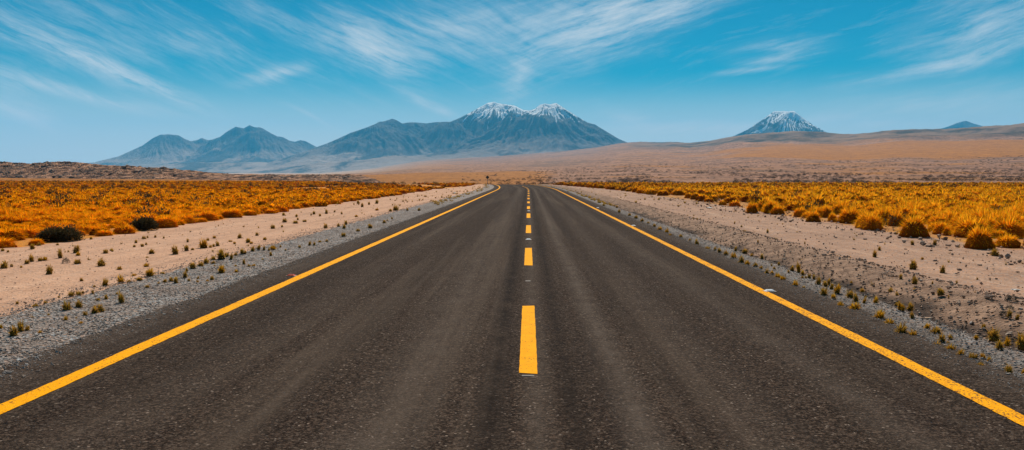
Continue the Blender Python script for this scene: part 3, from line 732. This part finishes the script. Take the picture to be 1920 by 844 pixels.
# far small tufts along the verges and dark scrub within the fields: nobody could count them
def tiny(name, n, gen, mat, label, w0, w1, nb=14, ar=(.7, 1.1), leaf=False):
    Vs, Fs, Ts, Rs, off = [], [], [], [], 0
    T0 = [leaves(90, R2, .14) if leaf else norm(blades(nb, R2, .2, .9, .2, .14, .6, 1, .25)) for _ in range(6)]
    xs, ys = gen(n)
    for x, y in zip(xs, ys):
        V, Fc, T, Rn = T0[random.randrange(6)]; w = random.uniform(w0, w1); a = random.uniform(0, 6.28); ca, sa = math.cos(a), math.sin(a)
        W = np.empty_like(V); W[:, 0] = (V[:, 0]*ca-V[:, 1]*sa)*w+x; W[:, 1] = (V[:, 0]*sa+V[:, 1]*ca)*w+y; W[:, 2] = V[:, 2]*w*random.uniform(*ar)+float(gz(x, y))
        Vs.append(W); Fs.append(Fc+off); Ts.append(T); Rs.append((Rn+random.random()) % 1); off += len(V)
    o = mk(name, np.concatenate(Vs), np.concatenate(Fs), mat, dict(t=np.concatenate(Ts), rnd=np.concatenate(Rs))); tag(o, label, 'grass', kind='stuff')
def gen_verge(n):
    y = 42*(150/42)**rng.uniform(0, 1, n); s = rng.uniform(0, 1, n)
    lt = np.where(s < .42, -rng.normal(5.5, .35, n), np.where(s < .62, -rng.uniform(5.6, 11, n), np.where(s < .86, rng.normal(4.5, .22, n), rng.uniform(5, 10, n))))
    k = (pn(y*.25, lt*.8) > -.1); y, lt = y[k], lt[k]
    return cx(y)+lt, y
tiny('distant_tufts', 700, gen_verge, M['tuft'], 'small olive tufts dotting the far verges towards the bend', .08, .21)
def gen_sp(n):
    y = rng.uniform(14, 75, n); lt = np.where(rng.uniform(0, 1, n) < .5, -rng.uniform(6, 11, n), rng.uniform(6.2, 10.2, n)); return lt, y
tiny('sprouts', 170, gen_sp, M['tuft'], 'tiny dry sprouts scattered over the roadside sand', .04, .09, 10)
def gen_scrub(n):
    y = np.sqrt(rng.uniform(22**2, 200**2, n)); x = rng.uniform(-.7, .7, n)*y; L, Rr = field_mask(x, y); m = L | Rr; return x[m], y[m]
tiny('dark_scrub', 1500, gen_scrub, M['shrub'], 'dark low scrub growing between the bunchgrass clumps', .3, .75, leaf=True, ar=(.8, 1.15))
def gen_farscrub(n):
    y = 270*(1100/270)**rng.uniform(0, 1, n); x = rng.uniform(-.1, .72, n)*y; k = (fbm(x/60, y/90, 3) > -.02) & (rng.uniform(-.09, .12, n) < x/y); return x[k], y[k]
tiny('slope_scrub', 9000, gen_farscrub, M['scrub'], 'brown scrub dotting the stony slope behind the right field', .6, 2.2, leaf=True, ar=(.35, .6))

# ------------------------------------------------------------------ stones one can tell apart
def stone_mesh(r, mat, flat):
    V, Fc = IV2.copy(), IF2; V = V*(1+.16*r.standard_normal((len(V), 1)).clip(-1.5, 1.5)); V[:, 2] *= flat; V[:, 2] = np.maximum(V[:, 2], -.15)
    return mk('stone', V, Fc, mat, dict(rnd=np.full(len(V), r.uniform())), smooth=False, link=False)
DS = [stone_mesh(R2, M['dstone'], .55) for _ in range(8)]; PS = [stone_mesh(R2, M['pale'], .55) for _ in range(3)]
def put_stone(x, y, w, h, me, lab, grp=None, name='stone', z=None):
    o = bpy.data.objects.new(name, me); COL.objects.link(o)
    o.location = (x, y, (float(gz(x, y)) if z is None else z)+h*.25); o.scale = (w, w*.8, h*1.3); o.rotation_euler = (0, 0, random.uniform(0, 6.28)); return tag(o, lab, 'stone', grp)
for X, Y, w, h, me, lab in ((1741, 463, 12, 5, 0, 'flat dark slab-like stone on the right sand below the golden clumps'), (1746, 471, 5, 4, 0, 'small dark stone just in front of the slab-like one'),
   (1651, 455, 8, 3, 0, 'thin dark stone on the right sand below the dome clump'), (1799, 507, 10, 6, 0, 'dark lumpy stone alone on the right sand'), (1868, 524, 6, 5, 0, 'dark stone on the right sand near the right edge'),
   (1628, 502, 12, 3, 0, 'long flat dark stone at the rubble bank'), (1330, 391, 12, 4, 1, 'pale flat stone lying on the far right sand'), (1822, 610, 9, 9, 1, 'round pale grey stone in the rubble at lower right'),
   (1904, 544, 15, 4, 1, 'flat whitish rock on the right sand near the picture edge'), (1903, 606, 5, 5, 1, 'small white stone in the rubble at the right edge'), (635, 381, 4, 7, 1, 'upright pale stone at the edge of the left grass'),
   (768, 344, 9, 5, 1, 'pale grey rock heap far off in the left grass'), (782, 345, 4, 3, 1, 'small pale rock right of the far rock heap'), (146, 498, 4, 2, 1, 'tiny white pebble at the foot of a low tuft'), (852, 363, 7, 4, 1, 'pale rock at the far end of the left grass field')):
    z0 = float(gz(*at(X, Y)[:2])); x, y, t = at(X, Y, z0)
    put_stone(x, y, w/F*t, h/F*t, DS[random.randrange(8)] if me == 0 else PS[random.randrange(3)], lab)
k = 0
while k < 70:
    y = 9*(50/9)**random.random(); x = random.uniform(5.2, 12.5)
    if field_mask(np.array([x]), np.array([y]))[1][0] and random.random() < .8: continue
    if abs(960+F*x/y+31-960) > 975: continue
    w = random.uniform(.05, .13); k += 1
    put_stone(x, y, w, w*.5, DS[random.randrange(8)], 'dark angular stone scattered on the sand right of the road', 'dark stones on the right sand')
x, y, t = at(1741, 589)
o = mk('wood_chip', np.array([(-.5, -.1, 0), (.5, -.06, 0), (.45, .1, 0), (-.48, .08, 0), (-.46, -.07, .12), (.47, -.04, .1), (.42, .07, .1), (-.44, .06, .13)])*np.array([.085, .16, .1]),
       np.array([[3, 2, 1, 0], [4, 5, 6, 7], [0, 1, 5, 4], [1, 2, 6, 5], [2, 3, 7, 6], [3, 0, 4, 7]]), M['wchip'], smooth=False, loc=(x, y, float(gz(x, y))+.03))
tag(o, 'thin pale orange splinter lying in the rubble at lower right', 'splinter')

# ------------------------------------------------------------------ raised road studs
def frustum(w, d, h, tw, td, z0=0, yo=0):
    V = [(-w/2, -d/2, z0), (w/2, -d/2, z0), (w/2, d/2, z0), (-w/2, d/2, z0), (-tw/2, -td/2+yo, z0+h), (tw/2, -td/2+yo, z0+h), (tw/2, td/2+yo, z0+h), (-tw/2, td/2+yo, z0+h)]
    return np.array(V), np.array([[3, 2, 1, 0], [4, 5, 6, 7], [0, 1, 5, 4], [1, 2, 6, 5], [2, 3, 7, 6], [3, 0, 4, 7]])
def stud(X, Y, lab, mat, w=.11):
    x, y, t = at(X, Y); e = empty('road_stud', (x, y, .0), random.uniform(-.1, .1)); tag(e, lab, 'road stud')
    V, Fc = frustum(w*1.25, .12, .006, w*1.2, .115, .001); mk('base', V, Fc, M['base'], parent=e, smooth=False)
    V, Fc = frustum(w, .10, .021, w*.62, .035, .007); mk('body', V, Fc, mat, parent=e, smooth=False)
    V = np.array([(-w*.42, -.0475, .0115), (w*.42, -.0475, .0115), (w*.30, -.0245, .0262), (-w*.30, -.0245, .0262)]); V[:, 1] -= .003
    mk('reflector', V, np.array([[0, 1, 2, 3]]), mat, parent=e, smooth=False)
stud(991, 449.5, 'white road stud between the two nearest but one centre dashes', M['white'], .12)
stud(991.5, 396, 'white road stud farther along the centre line', M['white'], .12)
stud(1443, 546.5, 'large white road stud just outside the right yellow line', M['white'], .13)
stud(1188, 423.5, 'white road stud on the outer side of the right yellow line, middle distance', M['white'], .12)
stud(1121, 390, 'farthest white road stud on the right yellow line', M['white'], .12)
stud(546, 517.5, 'broken orange-red road stud by the left yellow line', M['red'], .12)
x, y, t = at(990, 705)
V, Fc = frustum(.1, .035, .003, .09, .03, .0015); tag(mk('glue_patch', V, Fc, M['dust'], loc=(x, y, 0), smooth=False), 'whitish worn patch of old glue in front of the nearest centre dash', 'glue patch')
x, y, t = at(990, 527)
V, Fc = frustum(.08, .09, .003, .07, .08, .0015); tag(mk('glue_patch', V, Fc, M['dust'], loc=(x, y, 0), smooth=False), 'faint worn patch of old glue between the two nearest centre dashes', 'glue patch')

# ------------------------------------------------------------------ road sign
def tube(r, z0, z1, n=12):
    a = np.linspace(0, 2*np.pi, n, endpoint=False); c = np.stack([np.cos(a)*r, np.sin(a)*r], -1)
    V = np.concatenate([np.c_[c, np.full(n, z0)], np.c_[c, np.full(n, z1)]]); i = np.arange(n)
    return V, [np.stack([i, (i+1) % n, (i+1) % n+n, i+n], -1), (i+n)[None, :]]
x, y, t = at(914, 344.5)
sg = empty('road_sign', (x, y, float(crest(np.array(x), np.array(y)))-.1), 0.1); tag(sg, 'dark diamond-shaped road sign on a thin post beside the bend', 'road sign')
V, Fc = tube(.045, 0, 2.2); mk('post', V, Fc, M['steel'], parent=sg)
dz = 1.82; hw = .37
pts = []
for k in range(4):                      # rounded diamond
    for a in np.linspace(-30, 30, 4):
        an = R(90*k+a); c = np.array([math.cos(R(90*k)), math.sin(R(90*k))])*(hw-.06); pts.append((c[0]+.06*math.cos(an), c[1]+.06*math.sin(an)))
pts = np.array(pts); n = len(pts); i = np.arange(n)
V = np.concatenate([np.c_[pts[:, 0], np.full(n, -.055), pts[:, 1]+dz], np.c_[pts[:, 0], np.full(n, -.075), pts[:, 1]+dz]])
mk('panel', V, [np.stack([i, (i+1) % n, (i+1) % n+n, i+n], -1), (i+n)[None, :], i[::-1][None, :]], M['black'], parent=sg, smooth=False)
for zz in (dz-.15, dz+.15):
    V, Fc = frustum(.16, .03, .03, .16, .03, zz, 0); V[:, 1] -= .06; mk('bracket', V, Fc, M['steel'], parent=sg, smooth=False)

# ------------------------------------------------------------------ rocky ridge on the left
RT_ = np.array([(-400, 300), (-150, 302), (0, 303), (30, 305), (60, 306.5), (100, 303.5), (130, 303), (160, 305.5), (200, 310), (230, 311), (270, 314), (300, 314.5), (340, 318), (372, 321), (410, 325), (440, 326.5), (480, 327), (535, 327.5), (580, 327), (620, 327.5), (664, 327), (680, 330), (695, 333), (706, 337), (716, 341.5), (730, 343)], float)
pxs = np.arange(-400, 732, 1.6); nd = 110
tv = np.linspace(0, 1.5, nd)
PX = np.repeat(pxs[None], nd, 0); TV = np.repeat(tv[:, None], len(pxs), 1)
d0 = np.interp(PX, [-400, 0, 300, 480, 730], [430, 420, 330, 262, 235]); dep = np.interp(PX, [-400, 0, 400, 730], [150, 140, 80, 22])
DF = d0+dep*TV+6*fbm(PX/60, PX*0, 3)*(1-TV)
U = (PX-960)/F
X = FW[0]*DF+RT[0]*U*DF; Y = FW[1]*DF+RT[1]*U*DF
shape = np.clip(np.where(TV < 1, ss(0, 1, TV)**.75, 1-.5*ss(1, 1.5, TV)), 0, 1)
top = (330-np.interp(PX, RT_[:, 0], RT_[:, 1]))/F*(d0+dep)+CAMH
zb = crest(X, Y)-.4
Hh = top-zb
q = shape*(1+.22*ridged(X/26, Y/16, 4)*(1-ss(.75, 1, TV)*.9)-.1)
nst = 5; stp = q*nst; fr0 = stp-np.floor(stp); q2 = (np.floor(stp)+ss(.25, .75, fr0))/nst      # ledges
wl = ss(.0, .3, fbm(X/45, Y/45, 3)+.15)
q = q*(1-.75*wl)+q2*.75*wl
Z = zb+Hh*q+.9*ridged(X/9, Y/5, 4)*ss(.03, .25, TV)*np.clip(Hh/6, .15, 1)+.25*fbm(X/1.5, Y/1.5, 2)
em = ((Z-CAMH)/DF*F).max(0); tg = 330-np.interp(pxs, RT_[:, 0], RT_[:, 1]); rough = pn(pxs/5, 1)*.9+pn(pxs/13, 4)*1.1
k_ = np.ones(25)/25; df_ = tg-em; lo = np.convolve(np.pad(df_, 12, mode='edge'), k_, 'valid')
Z = Z+((lo[None]*shape**.6+(df_-lo+rough)[None]*shape**8)/F)*DF
rg = mk('rocky_ridge', np.stack([X, Y, Z], -1).reshape(-1, 3), grid_faces(nd, len(pxs)), M['ridge'], smooth=False); tag(rg, kind='structure')
# boulders on the ridge
nb = 5200; ii = rng.integers(4, 85, nb); jj = rng.integers(0, len(pxs), nb)
kp = fbm(X[ii, jj]/22, Z[ii, jj]/2.2, 3) > .06; ii, jj = ii[kp], jj[kp]
Pb = np.stack([X[ii, jj], Y[ii, jj], Z[ii, jj]], -1); Sb = .8*(4.2/.8)**(rng.uniform(0, 1, len(ii))**2)*np.clip(Hh[ii, jj]/7, .35, 1)
V, Fc, Rn = lumps(Pb, Sb, .45); bo = mk('ridge_boulders', V, Fc, M['dstone'], dict(rnd=Rn), smooth=False); tag(bo, 'dark boulders littering the brown rocky ridge on the left', 'boulders', kind='stuff')

# ------------------------------------------------------------------ mountains
def mountain(name, D, near, farr, px0, px1, dpx, nrow, peaks, sil, gul=.055, snow=None, seed=0, hs=1.0):
    pxs = np.arange(px0, px1, dpx)
    dfs = np.concatenate([np.linspace(D-near, D+farr, nrow)])
    DF, PX = np.meshgrid(dfs, pxs, indexing='ij'); U = (PX-960)/F
    X = U*DF; Y = DF                             # local ground plane (right, ahead)
    un = D/F
    H = np.zeros_like(X); G = np.zeros_like(X); SN = np.zeros_like(X); Wt = np.full_like(X, -1e9)
    wx = X+140*fbm(X/900+seed, Y/900, 3)*un/6; wy = Y+140*fbm(X/900, Y/900+9+seed, 3)*un/6
    for k, (ppx, pyy, off, wid, prof, sl, sx) in enumerate(peaks):
        Xc = (ppx-960)/F*(D+off); Yc = D+off; h = (330-pyy)*un*(D+off)/D
        dx, dy = (wx-Xc)*sx, wy-Yc; r_ = np.hypot(dx, dy)/un; ph = np.arctan2(dy, dx)
        f = np.interp(r_/wid, [p[0] for p in prof], [p[1] for p in prof])
        gl = (pn(ph*9+k*7+seed, np.log(r_+20)*2.2)*.5+pn(ph*19+k*5+seed, np.log(r_+20)*2.6)*.5)
        gs = pn(ph*26+k*5+seed, np.log(r_+12)*1.1)*.6+pn(ph*11+k+seed, np.log(r_+12)*1.3)*.6
        hk = h*f*(1+gl*gul*2*np.clip(1-f, 0, 1)*ss(0, .2, f))
        s_ = np.clip((f-sl)/(1-sl+1e-6), -1.5, 1)*.66+.22+gs*.95 if sl < 1 else np.full_like(f, -1)
        m = hk > H
        SN = np.where(m, s_, SN)
        H = np.maximum(H, hk)
    hm = H.max()
    H = H*(1+.17*ridged(X/(un*75)+seed, Y/(un*75), 5)*ss(0, .35, H/hm)*(1-.7*ss(.6, 1, H/hm)))
    H = H*ss(0, .45, (DF-(D-near))/near)
    tg = 330-np.interp(pxs, sil[:, 0], sil[:, 1])
    for win, pw in ((41, 0), (9, 2.5), (1, 8)):
        cm = H.max(0); em = (H/DF*F).max(0); rt = tg/np.maximum(em, 1)
        rt = np.convolve(np.pad(rt, win//2, mode='edge'), np.ones(win)/win, 'valid')
        H = H*(1+(rt[None]-1)*(H/np.maximum(cm, 1)[None])**pw)
    W = FW[None, None, :]*Y[..., None]+RT[None, None, :]*X[..., None]
    Z = H+CAMH-8*(D/9000)
    o = mk(name, np.dstack([W, Z]).reshape(-1, 3), grid_faces(*X.shape), M['mount'], dict(hgt=H/hm*hs, snow=SN if snow is not None else SN*0-1)); tag(o, kind='structure')
CONE = [(0, 1), (.04, 1.0), (.07, .995), (.28, .85), (.55, .70), (.70, .60), (.85, .50), (1, .44), (1.4, .31), (2.0, .18), (3, .07), (4.2, .0)]
BROAD = [(0, 1), (.15, .97), (.5, .8), (1, .5), (1.5, .33), (2.4, .16), (3.6, .05), (4.6, 0)]
A = np.array
main_sil = A([(380, 320), (450, 316), (500, 305), (550, 290), (580, 281), (600, 273), (615, 268), (640, 257), (660, 248), (690, 238), (705, 232), (712, 228), (722, 227), (737, 222), (745, 225), (755, 231), (768, 229), (780, 229), (800, 231), (815, 229), (830, 228), (845, 228), (860, 222), (880, 212), (900, 201), (915, 193), (927, 191), (935, 194), (950, 196), (965, 198), (980, 206), (992, 207), (1003, 204), (1012, 196), (1022, 194), (1030, 196), (1042, 193), (1050, 198), (1062, 206), (1075, 214), (1100, 229), (1115, 233), (1128, 241), (1140, 248), (1160, 260), (1180, 268), (1210, 278), (1260, 288), (1340, 300), (1500, 315)], float)
mountain('snowy_volcanoes', 9000, 2900, 1500, 380, 1400, .9, 260,
 [(927, 192, 350, 125, CONE, .66, 1), (1034, 193, -350, 145, CONE, .76, 1), (965, 198, 300, 110, CONE, .72, 1), (737, 223, 500, 130, BROAD, 1.1, 1), (712, 228, 100, 120, BROAD, 1.1, 1), (800, 229, 700, 130, BROAD, 1.1, 1), (850, 228, 100, 90, BROAD, 1.1, 1),
  (660, 250, 0, 90, BROAD, 1.1, 1), (600, 282, -300, 120, BROAD, 1.1, 1), (760, 290, -1500, 120, BROAD, 1.1, .6), (900, 287, -1500, 150, BROAD, 1.1, .6), (1060, 282, -1300, 110, BROAD, 1.1, .7), (1110, 236, 0, 60, BROAD, 1.1, 1), (530, 305, -900, 160, BROAD, 1.1, .5)],
 main_sil, .13, snow=1)
left_sil = A([(60, 312), (120, 308), (180, 303), (200, 298), (225, 292), (250, 281), (270, 272), (290, 258), (303, 252), (320, 251), (338, 253), (350, 260), (360, 264), (372, 262), (381, 258), (392, 262), (400, 261), (415, 256), (430, 245), (445, 237), (455, 239), (460, 240), (471, 234), (480, 238), (490, 238), (497, 241), (510, 249), (522, 255), (532, 256), (545, 263), (555, 265), (565, 262), (575, 264), (592, 273), (620, 285), (680, 300), (760, 315)], float)
mountain('hazy_mountains', 10500, 3200, 1500, 60, 760, .9, 220,
 [(320, 251, 0, 90, BROAD, 1.1, 1), (295, 256, 100, 80, BROAD, 1.1, 1), (381, 258, 300, 60, BROAD, 1.1, 1), (445, 237, 0, 85, CONE, .99, 1), (471, 234, 300, 85, CONE, .97, 1), (495, 238, -100, 80, BROAD, 1.1, 1), (540, 255, 200, 60, BROAD, 1.1, 1), (570, 262, 300, 50, BROAD, 1.1, 1), (420, 300, -2000, 120, BROAD, 1.1, .6), (330, 305, -2000, 120, BROAD, 1.1, .6), (520, 302, -1800, 120, BROAD, 1.1, .6)],
 left_sil, .08, snow=None, seed=4, hs=.62)
mountain('distant_cone', 9500, 1700, 1500, 1250, 1720, .9, 150, [(1467, 208, 0, 92, CONE, .68, 1), (1455, 208, 100, 80, CONE, .70, 1), (1481, 208, -50, 80, CONE, .66, 1)],
 A([(1250, 290), (1330, 272), (1370, 256), (1383, 250), (1400, 242), (1430, 222), (1447, 209), (1452, 208), (1460, 209), (1467, 208), (1476, 209), (1485, 208), (1500, 219), (1520, 233), (1546, 247), (1570, 256), (1640, 272), (1720, 285)], float), .09, snow=1, seed=8)
mountain('distant_peak', 11500, 1300, 1000, 1690, 1950, .9, 90, [(1806, 226, 0, 60, BROAD, 1.1, 1), (1785, 233, 0, 40, BROAD, 1.1, 1)],
 A([(1690, 256), (1740, 243), (1762, 240), (1775, 236), (1790, 230), (1800, 227), (1806, 226), (1812, 228), (1820, 231), (1838, 236), (1860, 243), (1950, 262)], float), .05, seed=12)

# ------------------------------------------------------------------ haze
zlow = float(ZZ.min())-1.5; zt = 880; X0, X1, Y0, Y1 = -11300, 11300, -140, 12900
V = A([(X0, Y0, zlow), (X1, Y0, zlow), (X1, Y1, zlow), (X0, Y1, zlow), (X0, Y0, zt), (X1, Y0, zt), (X1, Y1, zt), (X0, Y1, zt)], float)
s = NT('haze'); pv = s.n('ShaderNodeVolumePrincipled'); pv.inputs['Color'].default_value = (.09, .56, 1.0, 1); pv.inputs['Density'].default_value = 6.2e-5; pv.inputs['Anisotropy'].default_value = .15
s.l(pv.outputs[0], s.out.inputs['Volume'])
hz = mk('haze', V, np.array([[3, 2, 1, 0], [4, 5, 6, 7], [0, 1, 5, 4], [1, 2, 6, 5], [2, 3, 7, 6], [3, 0, 4, 7]]), s.m, smooth=False); tag(hz, 'thin pale blue haze over the whole plain', 'haze', kind='stuff')

# ------------------------------------------------------------------ sun and sky
SE, SA = R(47), R(4)          # height, and angle to the right of straight ahead
sun_d = bpy.data.lights.new('sun', 'SUN'); sun_d.energy = 5.0; sun_d.angle = R(.5); sun_d.color = (1, .90, .76)
sun = bpy.data.objects.new('sun', sun_d); COL.objects.link(sun)
dirv = Vector((math.sin(SA)*math.cos(SE), math.cos(SA)*math.cos(SE), math.sin(SE)))
sun.rotation_euler = dirv.to_track_quat('Z', 'Y').to_euler(); sun.location = (0, 0, 50)
w = bpy.data.worlds.new('World'); scene.world = w; w.use_nodes = True; t = w.node_tree; t.nodes.clear()
S = NT.__new__(NT); S.t = t
out = S.n('ShaderNodeOutputWorld'); bg = S.n('ShaderNodeBackground'); S.l(bg.outputs[0], out.inputs[0]); bg.inputs[1].default_value = .057
sky = S.n('ShaderNodeTexSky', sky_type='NISHITA'); sky.sun_disc = False; sky.sun_elevation = SE; sky.sun_rotation = SA; sky.altitude = 3500; sky.air_density = 1.3; sky.dust_density = .3; sky.ozone_density = 3.0
tc = S.n('ShaderNodeTexCoord'); xyz = S.n('ShaderNodeSeparateXYZ'); S.l(tc.outputs['Generated'], xyz.inputs[0])
az = S.math('ARCTAN2', xyz.outputs[0], xyz.outputs[1]); el = S.math('ARCSINE', xyz.outputs[2])
base = S.mix(1.0, sky.outputs[0], (.0, .83, .90), 'MULTIPLY')
co = S.n('ShaderNodeCombineXYZ'); S.l(az, co.inputs[0]); S.l(el, co.inputs[1]); C0 = co.outputs[0]
# cirrus: streaks placed by compass direction and height above the horizon (degrees of arc)
wn = S.n('ShaderNodeTexNoise'); wn.inputs['Scale'].default_value = 5; wn.inputs['Detail'].default_value = 2.5; wn.inputs['Roughness'].default_value = .6; S.l(C0, wn.inputs['Vector'])
vm = S.n('ShaderNodeVectorMath', operation='SUBTRACT'); S.l(wn.outputs['Color'], vm.inputs[0]); vm.inputs[1].default_value = (.5, .5, .5)
vs = S.n('ShaderNodeVectorMath', operation='MULTIPLY'); S.l(vm.outputs[0], vs.inputs[0]); vs.inputs[1].default_value = (.075, .03, 0)
va = S.n('ShaderNodeVectorMath', operation='ADD'); S.l(C0, va.inputs[0]); S.l(vs.outputs[0], va.inputs[1]); CW = va.outputs[0]
STREAK = [(240, 140, 200, 16, 22, .95), (330, 178, 80, 11, 27, .6), (190, 180, 160, 12, 15, .9), (50, 208, 85, 18, 20, .95), (525, 138, 85, 15, -17, .7), (560, 55, 220, 26, 24, .32), (715, 95, 140, 42, 28, .75), (730, 110, 90, 14, 28, .4),
 (860, 65, 280, 70, -8, .5), (1090, 70, 280, 75, -20, .6), (1150, 25, 200, 50, -12, .5), (965, 145, 80, 30, -50, .55), (805, 193, 80, 11, 26, .5), (845, 212, 25, 9, 10, .4), (1760, 118, 210, 18, -13, .6), (1840, 50, 190, 55, -12, .5), (1450, 100, 100, 26, -3, .32), (1430, 120, 60, 9, -4, .3), (1400, 138, 90, 7, -2, .3),
 (1320, 240, 220, 16, 0, .9), (1600, 232, 160, 12, 2, .5), (1180, 225, 80, 20, 20, .3), (90, 60, 320, 70, 12, .25), (20, 145, 90, 40, 15, .45), (1270, 25, 240, 30, -17, .45), (580, 213, 60, 5, 28, .35), (400, 90, 320, 50, 14, .2), (120, 278, 120, 8, 2, .25), (1750, 190, 260, 26, -6, .25), (365, 254, 28, 5, 0, .35), (130, 100, 200, 18, 18, .4)]
tot = None
for X, Y, hl, hw, an, st in STREAK:
    a0 = math.atan2((X-991)/F, 1.0); e0 = math.atan((330-Y)/F*math.cos(a0)); k = 1/F
    mp = S.n('ShaderNodeMapping', vector_type='TEXTURE'); S.l(CW, mp.inputs[0]); mp.inputs['Location'].default_value = (a0, e0, 0)
    mp.inputs['Rotation'].default_value = (0, 0, R(-an)); mp.inputs['Scale'].default_value = (hl*k*1.25, hw*k*1.45, 1)
    gr = S.n('ShaderNodeTexGradient', gradient_type='QUADRATIC_SPHERE'); S.l(mp.outputs[0], gr.inputs[0])
    v = S.math('MULTIPLY', gr.outputs[1], st)
    tot = v if tot is None else S.math('ADD', tot, v)
def fib(an, sc, st): 
    mp = S.map(S.map(CW, rot=(0, 0, R(an))), (sc, sc*st, 1)); n = S.n('ShaderNodeTexNoise'); S.l(mp, n.inputs['Vector']); n.inputs['Scale'].default_value = 1; n.inputs['Detail'].default_value = 8; n.inputs['Roughness'].default_value = .7; return n.outputs[0]
fa = fib(22, 11, 7); fb = fib(-14, 11, 7); fx = S.math('ADD', S.math('MULTIPLY', fa, S.mr(az, -.15, .1, 1, 0)), S.math('MULTIPLY', fb, S.mr(az, -.15, .1, 0, 1)))
cl = S.math('MULTIPLY', tot, S.mr(fx, .38, .66, .15, 1.45))
veil = S.math('ADD', S.math('MULTIPLY', S.mr(fx, .52, .75, 0, .10), S.mr(el, 0, .15, .4, 1)), S.math('POWER', S.mr(el, .13, .0, 0, 1.7), 2.0))
cl = S.math('ADD', cl, veil); cl = S.math('SUBTRACT', 1, S.math('POWER', 2.718, S.math('MULTIPLY', cl, -1.5)))
lum = S.n('ShaderNodeRGBToBW'); S.l(sky.outputs[0], lum.inputs[0])
final = S.mix(cl, base, (11.5, 12.0, 12.4))
S.l(final, bg.inputs[0])

# ------------------------------------------------------------------ view and render settings
vs_ = scene.view_settings; vs_.view_transform = 'Standard'; vs_.look = 'None'; vs_.exposure = .15; vs_.gamma = 1; vs_.use_curve_mapping = False
c = scene.cycles; c.max_bounces = 5; c.diffuse_bounces = 3; c.glossy_bounces = 2; c.transmission_bounces = 2; c.transparent_max_bounces = 8; c.volume_bounces = 1
c.use_denoising = True; c.sample_clamp_indirect = 6
